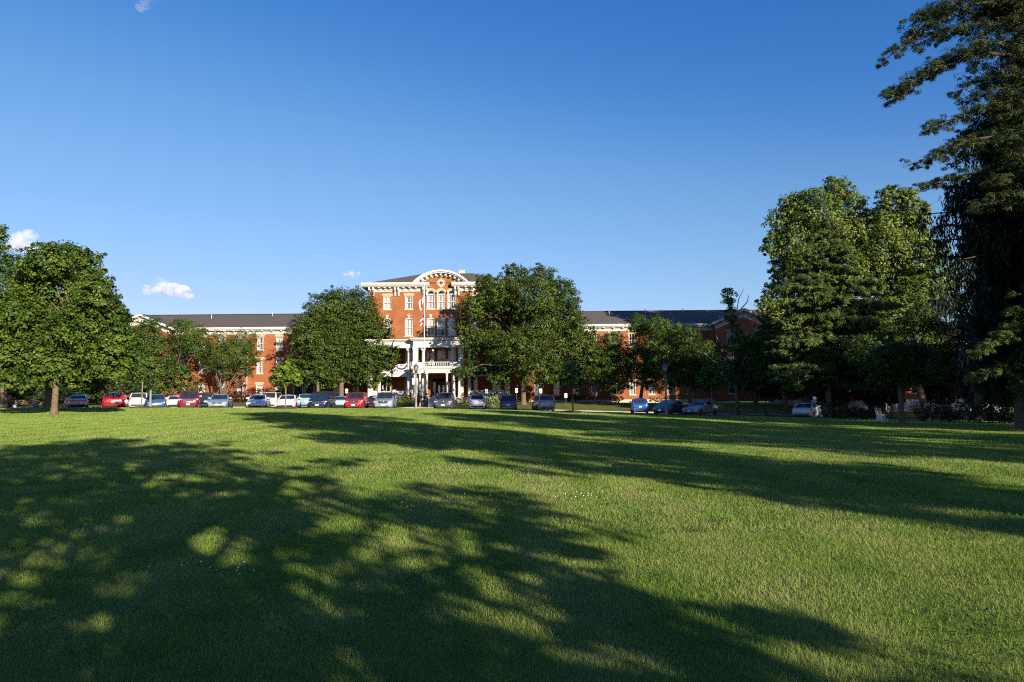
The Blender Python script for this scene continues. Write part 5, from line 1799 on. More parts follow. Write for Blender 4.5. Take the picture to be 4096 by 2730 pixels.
# ------------------------------------------------------------------ trees behind and beside the camera: they shade the lawn; later ones are added to shade spruce and annex
def shade_proto(seed, count, size=1.0):
    g = np.random.default_rng(seed)
    rng = random.Random(seed)
    root = empty('shade_tree', (0, 0, 0))
    lobes = []
    for k in range(34):
        a = k * 2.399 + rng.uniform(-.4, .4)
        t = (k + rng.random()) / 34
        z = 3.4 + 9.4 * t
        R_ = 4.9 * math.sin(math.pi * (0.16 + 0.80 * t)) ** .8
        for f in (1.0, .55):
            rr = R_ * f * rng.uniform(.75, 1.1)
            r = rng.uniform(.6, 1.1) * (1 if f == 1 else 1.25) * size
            lobes.append(((rr * math.cos(a), rr * math.sin(a), z - .5 * (1 - f)), (r * 1.25, r * 1.25, r * .55)))
    V, F, r = crown_leaves(lobes, count, .24, g, clump=.40, fill=.12)
    mesh_np('crown', V, F, M['maple'], root, r)
    mb = MB()
    mb.tube([(0, 0, -.3), (0, 0, .2), (0, 0, 4), (0.1, 0, 8), (0, 0, 11.5)], [.55, .4, .3, .2, .05], 8)
    for c, rr in lobes[::2]:
        limb(mb, (0, 0, c[2] * .75), c, .10, .03, rng)
    mb.build('trunk', M['bark'], root)
    return root


def copy_tree(o, parent=None):
    c = o.copy()
    COL.objects.link(c)
    c.parent = parent
    for ch in list(o.children):
        copy_tree(ch, c)
    return c


SHADE = [  # x, y, width scale, height scale, turn
    (4.7, -5.6, 1.04, .80, 0.3, 'leafy tree behind the viewpoint shading the near lawn'),
    (15.8, -2.9, .84, 1.46, 2.1, 'leafy tree right of the viewpoint shading the middle lawn'),
    (24.8, 1.6, .90, 1.3, 4.0, 'leafy tree just outside the right of the view'),
    (30.6, 6.3, .92, 1.4, 1.0, 'leafy tree outside the right of the view beside the pine'),
    (41.0, 14.5, 1.35, 1.85, 5.0, 'tall leafy tree far outside the right of the view'),
    (50.0, 20.0, 1.5, 1.5, 2.6, 'tall leafy tree beyond the right side of the view'),
    (58.0, 34.0, 1.6, 1.8, 3.3, 'tall leafy tree added beyond the right side to shade the right wing'),  # this and the next: unseen, added to shade the right wing
    (62.0, 47.0, 1.4, 1.5, 0.9, 'second tall leafy tree added out of view to shade the right wing'),
    (36.5, 21.5, .95, 1.2, 2.2, 'leafy tree added outside the view to keep sun off the spruce'),  # unseen, added to block the sun from the spruce
    (57.5, 58.0, 1.3, .85, 1.9, 'low spreading tree added outside the view to shade the annex'),  # this and the last: unseen, added to put the annex in shade
    (66.0, 66.0, 1.4, 1.0, 4.4, 'spreading tree added outside the view to shade the annex end'),
]
protos = [shade_proto(71, 21500), shade_proto(72, 40000, 1.2)]
used = [False, False]
for k, (x, y, s, sq, a, lab) in enumerate(SHADE):
    i = 0 if k == 0 else 1
    o = copy_tree(protos[i]) if used[i] else protos[i]
    used[i] = True
    o.location = (x, y, gz(x, y))
    o.rotation_euler = (0, 0, a)
    o.scale = (s, s, sq)
    tag(o, lab, 'tree', 'trees around the viewpoint')

# ------------------------------------------------------------------ shrubs and hedges
shrub('shrub', 'purple leaved shrub at the foot of the left wing, right of the fork trunked tree', 925, 101, 3.0, 2.0, M['shrub_red'], 80, 1500, .18)
shrub('shrub', 'round purple shrub under a window of the left wing behind the silver white sedan', 1020, 100, 3.4, 2.4, M['shrub_red'], 81, 1800, .18)
shrub('shrub', 'dark shrub behind the bright white sedan', 1110, 100, 3.6, 2.6, M['shrub_dark'], 82, 1800, .18)
shrub('shrub', 'yellow green flowering shrub between the red car and the silver blue car', 1480, 84, 1.5, 1.4, M['hydrangea'], 83, 900, .13)
shrub('hedge', 'clipped green hedge left of the entrance lamp post', 1622, 86, 3.2, 1.0, M['shrub'], 84, 2600, .10, cat='hedge', group='clipped hedges by the entrance')
shrub('hedge', 'clipped green hedge in front of the bunting left of the steps', 1640, 88, 3.6, 1.3, M['shrub'], 85, 2600, .10, cat='hedge', group='clipped hedges by the entrance')
shrub('shrub', 'small pointed yellow green conifer behind the left hedge', 1628, 90, 1.0, 2.2, M['shrub'], 86, 1100, .10, cone=True)
shrub('hedge', 'clipped hedge right of the dark grey car', 1850, 86, 3.6, 1.3, M['shrub'], 87, 2600, .10, cat='hedge', group='clipped hedges by the entrance')
shrub('shrub', 'pale flowering shrub between the white retro car and the navy estate car', 1955, 83, 1.9, 1.8, M['hydrangea'], 88, 1400, .14)
shrub('shrub', 'dark round shrub at the corner of the right wing', 2300, 101, 2.4, 1.4, M['shrub_dark'], 89, 1000, .16)
shrub('shrub', 'small dark shrub against the pale foundation of the right wing', 2620, 101, 1.6, 1.1, M['shrub_dark'], 90, 700, .14)
shrub('shrub', 'low dark shrub left of the blue small car at the wall', 2470, 101, 1.6, .9, M['shrub_dark'], 91, 700, .14)
for k, (px, d, w, h) in enumerate([(3330, 56, 2.2, 1.5), (3400, 55, 1.9, 1.2), (3462, 54, 1.5, 1.1), (3720, 50, 1.9, 1.7), (3790, 49, 1.9, 1.5), (3870, 48, 2.0, 1.7), (3950, 48, 2.0, 1.8), (4030, 47, 2.0, 1.8)]):
    shrub('shrub', ['tall feathery shrub right of the pale silver sedan', 'rounded dark shrub left of the white bench ends', 'smaller rounded dark shrub touching the bench ends on their left', 'dark shrub right of the leaning trunk',
                    'dark shrub with pale flecks, second from the leaning trunk', 'dark shrub in the middle of the right hand row', 'dark shrub under the sunlit pine bough', 'dark shrub beside the spruce trunk'][k], px, d, w, h, M['shrub_dark'], 95 + k, 1400, .12, group='shrubs along the garden path')

# ------------------------------------------------------------------ street furniture and small things
def lamp_post(px, d, h, label, post='grey_post', dark=False):
    x0 = X(px, d)
    root = empty('lamp_post', (x0, d, gz(x0, d)), 0, label, 'lamp post', 'lamp posts')
    m = MB()
    m.lathe([(.15, -.1), (.15, .10), (.115, .14), (.115, .55), (.095, .62), (.085, 1.0), (.058, h - 1.0), (.07, h - .95), (.05, h - .9)], 0, 0, 12)
    m.build('post', M[post], root)
    m = MB()
    m.lathe([(.06, h - .9), (.13, h - .86), (.15, h - .80), (.10, h - .76)], 0, 0, 12)
    m.build('lamp_base', M['dark_metal'], root)
    m = MB()
    m.lathe([(.12, h - .76), (.21, h - .38), (.205, h - .37)], 0, 0, 10)
    m.build('lantern', M['lantern_glass'], root)
    m = MB()
    for k in range(6):
        a = 2 * math.pi * k / 6
        m.tube([(.135 * math.cos(a), .135 * math.sin(a), h - .77), (.25 * math.cos(a), .25 * math.sin(a), h - .37)], [.012, .012], 4)
    m.lathe([(.26, h - .37), (.24, h - .31), (.15, h - .16), (.05, h - .10), (.035, h - .03), (.045, h), (.01, h + .05)], 0, 0, 12)
    m.build('lamp_cap', M['dark_metal' if dark else 'lamp_roof'], root)
    return root


lamp_post(603, 59.8, 4.3, 'grey lamp post in front of the steel blue sedan')
lp = lamp_post(1664, 61.8, 4.3, 'grey lamp post left of the entrance beside the flagpole')
m = MB(); m.box(-.36, -.12, -.08, .02, 3.25, 3.42); m.lathe([(.08, 0), (.09, .2)], -.34, 0, 8, cz=3.5); m.build('camera_box', M['dark_metal'], lp)
m = MB(); m.box(-.34, -.12, -.1, -.06, 2.35, 2.95); m.build('banner_plate', M['curtain'], lp)
lamp_post(2663, 57.6, 4.3, 'grey lamp post in front of the dark blue hatchback')
lamp_post(1093, 97, 4.1, 'small brown lamp post near the left wing behind the bright sapling', post='dark_metal', dark=True)

for k, px in enumerate((1681, 1789)):
    x0 = X(px, 88 if k == 0 else 90)
    y0 = 88 if k == 0 else 90
    root = empty('lamp_post', (x0, y0, gz(x0, y0)), 0, ['short white lamp post behind the traffic cone', 'short white lamp post at the right of the entrance steps'][k], 'lamp post', 'short white lamp posts at the entrance')
    m = MB(); m.lathe([(.13, -.1), (.13, .3), (.09, .35), (.07, 2.1), (.1, 2.12), (.1, 2.2)], 0, 0, 10); m.build('post', M['white'], root)
    m = MB(); m.lathe([(.05, 2.2), (.07, 2.3)], 0, 0, 8); m.lathe([(.17, 2.72), (.05, 2.9), (.02, 3.05)], 0, 0, 8)
    for j in range(4):
        a = math.pi / 4 + j * math.pi / 2
        m.tube([(.08 * math.cos(a), .08 * math.sin(a), 2.28), (.16 * math.cos(a), .16 * math.sin(a), 2.74)], [.014, .014], 4)
    m.build('lantern', M['dark_metal'], root)


def parking_sign(px, d, h, label):
    x0 = X(px, d)
    root = empty('parking_sign', (x0, d, gz(x0, d)), 0, label, 'sign', 'blue symbol parking signs')
    m = MB(); m.tube([(0, 0, -.2), (0, 0, h)], [.03, .03], 6); m.build('post', M['sign_green'], root)
    m = MB()
    w, b, t = .155, h - .50, h + .02
    c = .03
    m.prism([(-w + c, b), (w - c, b), (w, b + c), (w, t - c), (w - c, t), (-w + c, t), (-w, t - c), (-w, b + c)], -.045, -.032)
    pl = m.build('plate', M['sign_white'], root)
    # white wheelchair figure on a blue square, green line below
    m = MB()
    m.box(-.085, .085, -.050, -.0455, b + .12, b + .30, 0)
    z0 = b + .12
    m.lathe([(.014, 0), (.014, .004)], -.012, -.050, 8, 1, axis='y', cz=z0 + .155)
    m.tube([(-.012, -.053, z0 + .135), (-.008, -.053, z0 + .085), (.032, -.053, z0 + .082), (.048, -.053, z0 + .035), (.062, -.053, z0 + .04)], [.008] * 5, 4, 1)
    ringp = [(-.008 + .040 * math.cos(rad(a)), -.053, z0 + .055 + .040 * math.sin(rad(a))) for a in range(100, 345, 24)]
    m.tube(ringp, [.006] * len(ringp), 4, 1)
    m.box(-.12, .12, -.0495, -.0455, b + .05, b + .085, 2)
    m.build('symbol', [M['sign_blue'], M['sign_white'], M['sign_green']], pl)
    return root


for px, d, h, lab in ((1387, 80, 2.2, 'parking sign between the left oak trunk and the red car'), (1577, 80, 2.1, 'parking sign behind the silver blue car'), (1946, 80, 2.3, 'parking sign beside the pale flowering shrub'),
                      (2066, 80, 2.45, 'parking sign behind the navy estate car'), (2163, 80, 2.45, 'parking sign above the silver minivan'), (2263, 79.6, 2.0, 'parking sign on its green post left of the dark sapling'), (3256, 63, 2.0, 'parking sign in deep shade above the pale silver sedan')):
    parking_sign(px, d, h, lab)

# flagpole with two limp flags
fx, fy_ = X(1697, 88), 88.0
fz = gz(fx, fy_)
fp = empty('flagpole', (fx, fy_, fz), 0, 'tall white flagpole in front of the porch', 'flagpole')
ftop = Zp(1130, 1697, 88) - fz
m = MB(); m.lathe([(.16, -.1), (.16, .15), (.095, .2), (.085, ftop * .5), (.05, ftop)], 0, 0, 12); m.build('pole', M['white'], fp)
m = MB(); m.lathe([(.02, ftop), (.09, ftop + .06), (.09, ftop + .12), (.02, ftop + .18)], 0, 0, 10); m.build('finial', M['chrome'], fp)


def flag_material(kind):
    m, nt, b = new_mat('flag_cloth_' + kind)
    uv = N(nt, 'ShaderNodeUVMap')
    sp = N(nt, 'ShaderNodeSeparateXYZ')
    nt.links.new(uv.outputs[0], sp.inputs[0])

    def math_(op, a, b_=None, c=None):
        n = N(nt, 'ShaderNodeMath', operation=op)
        for i, q in enumerate((a, b_, c)):
            if q is None:
                continue
            if isinstance(q, (int, float)):
                n.inputs[i].default_value = q
            else:
                nt.links.new(q, n.inputs[i])
        return n.outputs[0]
    U, V = sp.outputs['X'], sp.outputs['Y']
    red, white, blue = (.50, .02, .035, 1), (.78, .76, .74, 1), (.025, .03, .13, 1)
    nstr = 13 if kind == 'a' else 5
    par = math_('MODULO', math_('FLOOR', math_('MULTIPLY', V, nstr)), 2)
    mx = N(nt, 'ShaderNodeMixRGB')
    nt.links.new(par, mx.inputs[0])
    mx.inputs[1].default_value = red
    mx.inputs[2].default_value = white
    if kind == 'a':
        can = math_('MULTIPLY', math_('LESS_THAN', U, .4), math_('GREATER_THAN', V, 6 / 13))
        # stars: dots on an offset grid
        su = math_('SUBTRACT', math_('FRACT', math_('MULTIPLY', U, 15)), .5)
        sv = math_('SUBTRACT', math_('FRACT', math_('MULTIPLY', V, 9.28)), .5)
        star = math_('LESS_THAN', math_('ADD', math_('MULTIPLY', su, su), math_('MULTIPLY', sv, sv)), .07)
    else:
        can = math_('LESS_THAN', U, math_('SUBTRACT', .46, math_('MULTIPLY', math_('ABSOLUTE', math_('SUBTRACT', V, .5)), .0)))
        can = math_('LESS_THAN', math_('ADD', U, math_('MULTIPLY', math_('ABSOLUTE', math_('SUBTRACT', V, .5)), -.0)), math_('SUBTRACT', .5, math_('ABSOLUTE', math_('SUBTRACT', math_('MULTIPLY', V, 1.0), .5))))
        du, dv = math_('SUBTRACT', U, .17), math_('SUBTRACT', V, .5)
        rr = math_('ADD', math_('MULTIPLY', du, du), math_('MULTIPLY', dv, math_('MULTIPLY', dv, .5)))
        star = math_('MULTIPLY', math_('LESS_THAN', rr, .012), math_('GREATER_THAN', rr, .004))
    m2 = N(nt, 'ShaderNodeMixRGB')
    nt.links.new(can, m2.inputs[0])
    nt.links.new(mx.outputs[0], m2.inputs[1])
    m2.inputs[2].default_value = blue
    m3 = N(nt, 'ShaderNodeMixRGB')
    nt.links.new(math_('MULTIPLY', can, star), m3.inputs[0])
    nt.links.new(m2.outputs[0], m3.inputs[1])
    m3.inputs[2].default_value = white
    nt.links.new(m3.outputs[0], b.inputs['Base Color'])
    b.inputs['Roughness'].default_value = .8
    return m


def flag(z_top, hoist, fly, kind, label, swing, seed):
    """a limp flag: the fly hangs down from the hoist in folds"""
    nu, nv = 34, 14
    vs, uvs = [], []
    rng = random.Random(seed)
    ph = rng.uniform(0, 6)
    for i in range(nu + 1):
        u = i / nu
        for j in range(nv + 1):
            v = j / nv
            fold = math.sin(u * 9 + ph + v * 2.0)
            x = -(swing * u * fly * (0.55 + .45 * v)) + .07 * fold * u
            y = -.10 * u + .20 * math.sin(u * 7.5 + ph + v * 3.0) * min(1, u * 3)
            z = z_top - hoist * (1 - v) * (1 - .30 * u) - fly * .62 * u ** 1.15
            vs.append((x - .07, y, z))
            uvs.append((u, v))
    fs = []
    for i in range(nu):
        for j in range(nv):
            a = i * (nv + 1) + j
            fs.append((a, a + nv + 1, a + nv + 2, a + 1))
    mb = MB().add(vs, fs, 0, True)
    o = mb.build('flag', flag_material(kind))
    o.location = (fx, fy_, fz)
    uvl = o.data.uv_layers.new(name='UVMap')
    for lp_ in o.data.loops:
        uvl.data[lp_.index].uv = uvs[lp_.vertex_index]
    tag(o, label, 'flag')
    return o


zt1 = Zp(1165, 1697, 88) - fz
flag(zt1, 1.5, 2.6, 'a', 'limp stars and stripes flag on the white flagpole', .24, 3)
zt2 = Zp(1256, 1697, 88) - fz
flag(zt2, 1.2, 1.9, 'b', 'second limp flag with a blue wedge, hanging below the stars and stripes', .36, 5)

# bunting: half rosettes with coloured rings hung from the porch rails
def bunting(xc, y, ztop, r, label):
    m = MB()
    rings = [(0, .22, 0), (.22, .52, 1), (.52, .76, 2), (.76, .90, 1), (.90, 1.0, 0)]
    n = 20
    for r0, r1, mi in rings:
        for k in range(n):
            a0, a1 = math.pi + math.pi * k / n, math.pi + math.pi * (k + 1) / n
            ya = y - .03 - (.035 if k % 2 else 0)
            yb = y - .03 - (0 if k % 2 else .035)
            q = [(xc + r * rr * math.cos(a) * 1.15, yy, ztop + r * rr * math.sin(a)) for rr, a, yy in ((r0, a0, ya), (r1, a0, ya), (r1, a1, yb), (r0, a1, yb))]
            m.add(q + [(p[0], p[1] + .012, p[2]) for p in q], [(0, 1, 2, 3), (7, 6, 5, 4)], mi)
    m.box(xc - r * 1.15, xc + r * 1.15, y - .075, y - .01, ztop - .02, ztop + .03, 1)
    o = m.build('bunting', [M['b_red'], M['b_white'], M['b_blue']], None, (xc, y, ztop))
    tag(o, label, 'bunting', 'red white and blue fan buntings')


M['b_red'] = surf('bunting_red', (.48, .03, .04), (.40, .02, .03), 4, .85)
M['b_white'] = surf('bunting_white', (.78, .76, .74), (.70, .68, .67), 4, .85)
M['b_blue'] = surf('bunting_blue', (.03, .05, .20), (.025, .04, .15), 4, .85)
bunting(X(1606, PY), PY - .08, 5.75, 1.05, 'fan bunting on the balcony rail beside the left oak')
bunting(CX - 7.0, PY - .08, 5.75, 1.05, 'fan bunting on the balcony rail at the outer left, behind the oak leaves')
bunting(X(1603, PY), PY - .08, 1.95, .95, 'fan bunting on the porch rail above the clipped hedge')
bunting(X(1918, PY), PY - .08, 1.95, .85, 'fan bunting on the porch rail behind the white retro car')
bunting(X(1970, PY), PY - .08, 1.95, .95, 'fan bunting on the porch rail right of the white retro car')
bunting(CX + 5.3, PY - .08, 5.75, 1.0, 'fan bunting on the balcony rail behind the largest oak')

# hanging basket under the porch
bx, by, bz_ = X(1555, 97.6), 97.6, Zp(1540, 1555, 97.6)
hb = empty('hanging_basket', (bx, by, bz_), 0, 'round fern basket hanging in the left porch bay', 'hanging basket')
gg = np.random.default_rng(9)
V, F, r_ = crown_leaves([((0, 0, .1), (.42, .42, .32)), ((-.2, 0, -.1), (.25, .25, .3)), ((.2, 0, -.05), (.25, .25, .25))], 900, .12, gg)
mesh_np('foliage', V, F, M['shrub'], hb, r_)
m = MB(); m.lathe([(.1, -.25), (.28, 0), (.3, .02)], 0, 0, 10)
m.tube([(0, 0, 0), (0, 0, 3.98 - bz_ + .1)], [.012, .012], 4); m.build('basket', M['dark_metal'], hb)

# pots with pointed evergreens, traffic cone
for px, d, lab in ((1704, 84.5, 'clay pot with a pointed golden evergreen left of the steps'), (1676, 89.5, 'clay pot with a slim evergreen behind the short white lamp post')):
    x0 = X(px, d)
    z0 = gz(x0, d) + .03
    root = empty('plant_pot', (x0, d, z0), 0, lab, 'plant pot', 'potted evergreens')
    m = MB(); m.lathe([(.25, 0), (.36, .62), (.40, .64), (.40, .74), (.34, .74), (.30, .66)], 0, 0, 14); m.build('pot', M['terracotta'], root)
    V, F, r_ = crown_leaves([((0, 0, .75 + .2 * k), (.36 * (1 - k / 8.5), .36 * (1 - k / 8.5), .2)) for k in range(8)], 1300, .09, gg, clump=.5)
    mesh_np('foliage', V, F, M['shrub'], root, r_)
x0 = X(1680, 80.5)
root = empty('traffic_cone', (x0, 80.5, gz(x0, 80.5) + .02), 0, 'orange traffic cone beside the entrance lamp post', 'traffic cone')
m = MB(); m.box(-.2, .2, -.2, .2, 0, .04); m.lathe([(.16, .041), (.09, .40)], 0, 0, 12); m.lathe([(.06, .561), (.03, .72)], 0, 0, 12); m.build('cone', M['orange'], root)
m = MB(); m.lathe([(.091, .40), (.061, .56)], 0, 0, 12); m.build('collar', M['sign_white'], root)

# white ramp panels beside the steps
x0, x1 = X(1716, 81), X(1740, 84)
rp = empty('ramp_railing', ((x0 + x1) / 2, 82.5, gz(x0, 82.5)), 0, 'white boarded railing of the ramp left of the dark grey car', 'railing')
m = MB()
za, zb = gz(x0, 81), gz(x1, 84)
vs = [(x0, 81, za), (x1, 84, zb), (x1, 84, zb + 1.45), (x0, 81, za + 1.05)]
m.add(vs + [(p[0] + .05, p[1] + .02, p[2]) for p in vs], [(0, 1, 2, 3), (7, 6, 5, 4), (3, 2, 6, 7), (1, 5, 6, 2), (0, 3, 7, 4)])
m.build('panel', M['white'], rp, ((x0 + x1) / 2, 82.5, gz(x0, 82.5)))
for xx, yy in ((x0, 81), (x1, 84)):
    m = MB(); zz = gz(xx, yy); m.box(xx - .06, xx + .0, yy - .06, yy + .06, zz - .1, zz + (1.9 if yy > 83 else 1.12)); m.build('post', M['trim'], rp, ((x0 + x1) / 2, 82.5, gz(x0, 82.5)))

# chairs on the porch
def porch_chair(x, y, z, mat, label):
    root = empty('porch_chair', (x, y, z), 0, label, 'chair', 'chairs on the porch')
    m = MB(); m.box(-.27, .27, -.26, .24, .40, .46); m.build('seat', M[mat], root)
    m = MB()
    pts = [(-.27, .24, .42), (-.28, .28, .8), (-.18, .31, 1.0), (0, .32, 1.06), (.18, .31, 1.0), (.28, .28, .8), (.27, .24, .42)]
    m.tube(pts, [.03] * 7, 6)
    for k in range(5):
        xx = -.18 + .09 * k
        m.tube([(xx, .24, .44), (xx, .30, .98)], [.014, .014], 5)
    m.build('backrest', M[mat], root)
    for sx in (-1, 1):
        for yy in (-.22, .22):
            m = MB(); m.tube([(sx * .24, yy, 0), (sx * .24, yy, .41)], [.025, .025], 6); m.build('leg', M[mat], root)
        m = MB(); m.tube([(sx * .29, -.25, .41), (sx * .29, -.25, .64), (sx * .29, .26, .68)], [.022] * 3, 6); m.build('armrest', M[mat], root)


porch_chair(X(1535, 98), 98, FZ, 'wicker', 'cane chair on the porch behind the silver blue car')
porch_chair(X(1865, 98.2), 98.2, FZ, 'wicker', 'cane chair on the porch right of the entrance steps')
porch_chair(X(1911, 98.2), 98.2, FZ, 'wicker', 'cane chair above the roof of the white retro car')
porch_chair(X(1936, 98), 98, FZ, 'wicker', 'cane chair left of the parking sign by the flowering shrub')
porch_chair(X(1726, 95.6), 95.6, 5.25, 'white', 'white round backed chair on the balcony left of the balusters middle')
porch_chair(X(1786, 95.6), 95.6, 5.25, 'white', 'white round backed chair at the right of the balcony')
porch_chair(X(1612, 98), 98, 4.75, 'white', 'white chair on the side balcony above the fan bunting')

# balcony and porch lamps that are lit
def lit_lamp(x, y, z, r, label, power):
    m_, nt, b = new_mat('lit_globe')
    b.inputs['Emission Color'].default_value = (1, .72, .35, 1)
    b.inputs['Emission Strength'].default_value = power
    b.inputs['Base Color'].default_value = (.8, .7, .5, 1)
    root = empty('porch_lamp', (x, y, z), 0, label, 'lamp', 'porch lamps')
    m = MB(); m.lathe([(.01, -r), (r * .7, -r * .7), (r, 0), (r * .7, r * .7), (.03, r)], 0, 0, 10); m.build('globe', m_, root)
    m = MB(); m.lathe([(.05, r), (.03, r + .15)], 0, 0, 8); m.build('lamp_holder', M['dark_metal'], root)


lit_lamp(X(1732, 97), 97, Zp(1402, 1732, 97), .14, 'pale round lamp under the balcony ceiling', .8)
lit_lamp(X(1837, 98.5), 98.5, Zp(1419, 1837, 98.5), .06, 'small glowing wall lamp right of the balcony', 12)

# benches
def bench(px, d, label, rz, slats=True):
    x0 = X(px, d)
    root = empty('park_bench', (x0, d, gz(x0, d)), rz, label, 'bench', 'white ended benches')
    for sx in (-1, 1):
        m = MB()
        x_ = sx * .72
        m.prismx([(-.34, 0), (.30, 0), (.30, .10), (.18, .16), (.20, .42), (.30, .88), (.20, .92), (.08, .48), (-.22, .46), (-.24, .38), (-.10, .32), (-.16, .14), (-.34, .08)], x_ - .09, x_ + .09)
        m.build('end_frame', M['bench_white'], root)
    m = MB()
    for k in range(3):
        m.box(-.63, .63, -.22 + .13 * k, -.12 + .13 * k, .465, .505)
    m.build('seat', M['wood'], root)
    m = MB()
    for k in range(3):
        y = .12 + .045 * k
        m.box(-.63, .63, y, y + .035, .54 + .13 * k, .64 + .13 * k)
    m.build('backrest', M['wood'], root)


bench(98, 64, 'wooden bench with white ends under the left edge trees', .25)
bench(3521, 50, 'bench with white ends in deep shade near the garden path', .9)
x0 = X(147, 66)
o = MB().box(-.18, .18, -.14, .14, 0, .28).box(-.2, .2, -.16, .16, .283, .34).build('cool_box', [M['sign_blue']], None, (0, 0, 0))
o.location = (x0, 66, gz(x0, 66) + .02)
tag(o, 'small blue box on the ground right of the white ended bench', 'box')

# mulch rings
for px, d, lab in ((568, 58, 'dark mulch ring round the pale green sapling'), (1143, 57, 'dark mulch ring round the bright yellow green sapling'), (2290, 57.5, 'dark mulch ring round the sapling by the silver minivan'), (2845, 55.5, 'dark mulch ring round the sapling before the pewter sedan')):
    x0 = X(px, d)
    m = MB()
    rr = random.Random(px)
    n = 22
    vs = [(0, 0, .16)]
    for ring_, zz in ((.5, .13), (.95, .075), (1.08, .0)):
        for k in range(n):
            a = 2 * math.pi * k / n
            r = ring_ * .92 * rr.uniform(.93, 1.07)
            xx, yy = r * math.cos(a), r * math.sin(a)
            vs.append((xx, yy, zz + gz(x0 + xx, d + yy) - gz(x0, d)))
    fs = [(0, 1 + k, 1 + (k + 1) % n) for k in range(n)]
    for q in range(2):
        for k in range(n):
            fs.append((1 + q * n + k, 1 + (q + 1) * n + k, 1 + (q + 1) * n + (k + 1) % n, 1 + q * n + (k + 1) % n))
    m.add(vs, fs, 0, True)
    o = m.build('mulch_bed', M['mulch'])
    o.location = (x0, d, gz(x0, d) + .01)
    tag(o, lab, 'mulch bed', 'mulch rings')

# clover heads scattered in the near lawn
def clover():
    g = np.random.default_rng(77)
    pts = []
    for px, py, sx, sy, n in ((1650, 2040, 60, 16, 14), (1900, 2000, 120, 25, 10), (2330, 2000, 90, 14, 22), (560, 1940, 90, 16, 16), (960, 2320, 60, 22, 7), (800, 2290, 120, 30, 6)):
        for _ in range(n):
            x_, y_ = g.normal(px, sx), g.normal(py, sy)
            v = R3 @ Vector(((x_ - 2048) / FPX, -(y_ - 1365) / FPX, -1))
            t = -CAMZ / v.z
            pts.append((v.x * t, v.y * t))
    mb = MB()
    for x_, y_ in pts:
        z = gz(x_, y_) + .055 + .02 * g.random()
        r = .0055 + .0025 * g.random()
        mb.lathe([(r * .4, -r), (r, -r * .2), (r * .9, r * .5), (r * .3, r)], x_, y_, 6, cz=z)
    o = mb.build('clover_flowers', M['b_white'])
    tag(o, 'tiny white clover heads dotted through the near lawn', 'clover', kind='stuff')


def weeds():
    """low patches of clover leaves between the blades and a few dry twigs"""
    g = np.random.default_rng(31)
    n = 90
    cy_ = 3.6 + 9 * g.random(n) ** 1.5
    cx_ = (g.random(n) * 2 - 1) * cy_ * .8
    per = 70
    x = np.repeat(cx_, per) + g.normal(size=n * per) * np.repeat(.06 + .16 * g.random(n), per)
    y = np.repeat(cy_, per) + g.normal(size=n * per) * np.repeat(.06 + .16 * g.random(n), per)
    z = ground(x, y) + .02 + .03 * g.random(len(x))
    V, F = leaf_quads(np.stack([x, y, z], -1), np.stack([g.normal(size=len(x)) * .35, g.normal(size=len(x)) * .35, np.ones(len(x))], -1), .022, g, .8)
    o = mesh_np('clover_leaves', V, F, M['weed'], None, g.random(len(F)))
    tag(o, 'flat patches of clover leaves in the near lawn', 'clover', kind='stuff')
    mb = MB()
    for k in range(26):
        yy = 3.8 + 6 * g.random() ** 1.3
        xx = (g.random() * 2 - 1) * yy * .75
        a, L = g.random() * 6.28, .03 + .06 * g.random()
        zz = gz(xx, yy) + .04
        mb.tube([(xx, yy, zz), (xx + L * math.cos(a) * .5, yy + L * math.sin(a) * .5, zz + .012), (xx + L * math.cos(a), yy + L * math.sin(a), zz - .005)], [.0022, .002, .001], 4)
    o = mb.build('fallen_twigs', M['wood'])
    tag(o, 'scattered dry twigs lying in the near lawn', 'twigs', kind='stuff')


M['weed'] = leaf_mat('clover_leaf', (0.025, 0.06, 0.015), (0.045, 0.095, 0.02), (0.08, 0.14, 0.03))
weeds()
clover()
# one fallen brown leaf cluster on the mid lawn
v = P(1675, 1818, 18.5)
m = MB()
rr = random.Random(4)
for k in range(7):
    a = rr.uniform(0, 6.28); r = rr.uniform(.03, .12)
    cx_, cy_2, s_ = r * math.cos(a), r * math.sin(a), rr.uniform(.05, .08)
    m.add([(cx_ - s_, cy_2, .03), (cx_, cy_2 - s_ * .6, .05), (cx_ + s_, cy_2, .07), (cx_, cy_2 + s_ * .6, .06)], [(0, 1, 2, 3)])
o = m.build('fallen_leaves', M['wicker'])
o.location = (v.x, 18.5, gz(v.x, 18.5))
tag(o, 'little heap of brown fallen leaves in the middle of the lawn', 'leaf heap')

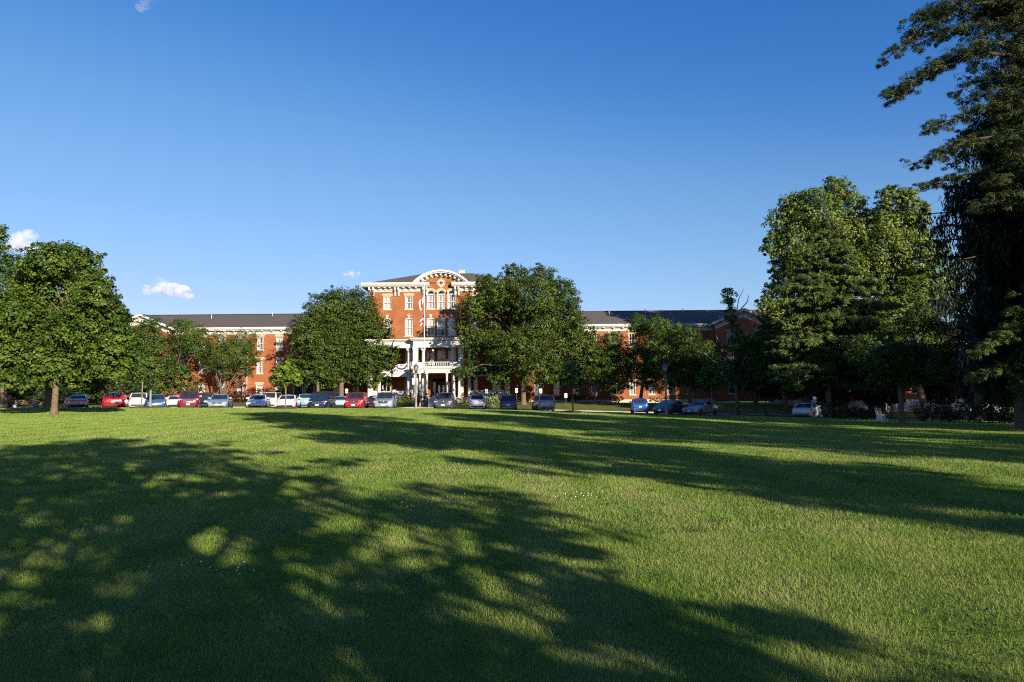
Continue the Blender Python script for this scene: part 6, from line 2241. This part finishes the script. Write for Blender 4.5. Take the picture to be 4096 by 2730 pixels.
# ------------------------------------------------------------------ clouds far beyond the building
def cloud_mat(dens=.10, lo=.46):
    m = bpy.data.materials.new('cloud_vapour')
    m.use_nodes = True
    nt = m.node_tree
    nt.nodes.clear()
    out = N(nt, 'ShaderNodeOutputMaterial')
    pv = N(nt, 'ShaderNodeVolumePrincipled')
    pv.inputs['Color'].default_value = (1, 1, 1, 1)
    pv.inputs['Anisotropy'].default_value = 0.0
    tc = N(nt, 'ShaderNodeTexCoord')
    no = N(nt, 'ShaderNodeTexNoise')
    no.inputs['Scale'].default_value = 0.016
    no.inputs['Detail'].default_value = 7
    no.inputs['Roughness'].default_value = 0.6
    nt.links.new(tc.outputs['Object'], no.inputs['Vector'])
    r = ramp(nt, [(lo, (0, 0, 0)), (0.80, (1, 1, 1))])
    nt.links.new(no.outputs['Fac'], r.inputs['Fac'])
    mu = N(nt, 'ShaderNodeMath', operation='MULTIPLY')
    nt.links.new(r.outputs['Color'], mu.inputs[0])
    mu.inputs[1].default_value = dens
    nt.links.new(mu.outputs[0], pv.inputs['Density'])
    nt.links.new(pv.outputs[0], out.inputs['Volume'])
    return m


CM = cloud_mat()
CM2 = cloud_mat(.016, .47)
CM.cycles.volume_step_rate = 1.0


def cloud(puffs, d, label, seed, cm=None):
    c0 = P(puffs[0][0], puffs[0][1], d)
    bmv = MB()
    for (px, py, r) in puffs:
        c = P(px, py, d) - c0
        R_ = r * 1.35 * d / FPX
        k = 10
        prof = [(R_ * math.sin(math.pi * i / k), -R_ * .8 * math.cos(math.pi * i / k)) for i in range(1, k)]
        bmv.lathe(prof, c.x, c.y, 14, cz=c.z)
    o = bmv.build('cloud', cm or CM)
    o.location = c0
    tag(o, label, 'cloud', 'small white clouds', kind='stuff')


cloud([(92, 960, 34), (62, 972, 30), (118, 945, 26), (112, 985, 30), (45, 980, 20)], 2600, 'compact white cloud above the left maple', 1)
cloud([(655, 1150, 26), (690, 1160, 28), (730, 1168, 26), (620, 1160, 18), (585, 1160, 20), (755, 1182, 16), (640, 1125, 14)], 3000, 'broad white cloud above the left wing roof', 2)
cloud([(1405, 1096, 13), (1380, 1096, 9), (1432, 1096, 9)], 3600, 'tiny white cloud left of the central block', 3)
cloud([(585, 15, 22), (560, 28, 18), (610, 5, 18)], 2600, 'thin wisp of cloud at the top of the sky', 4, CM2)
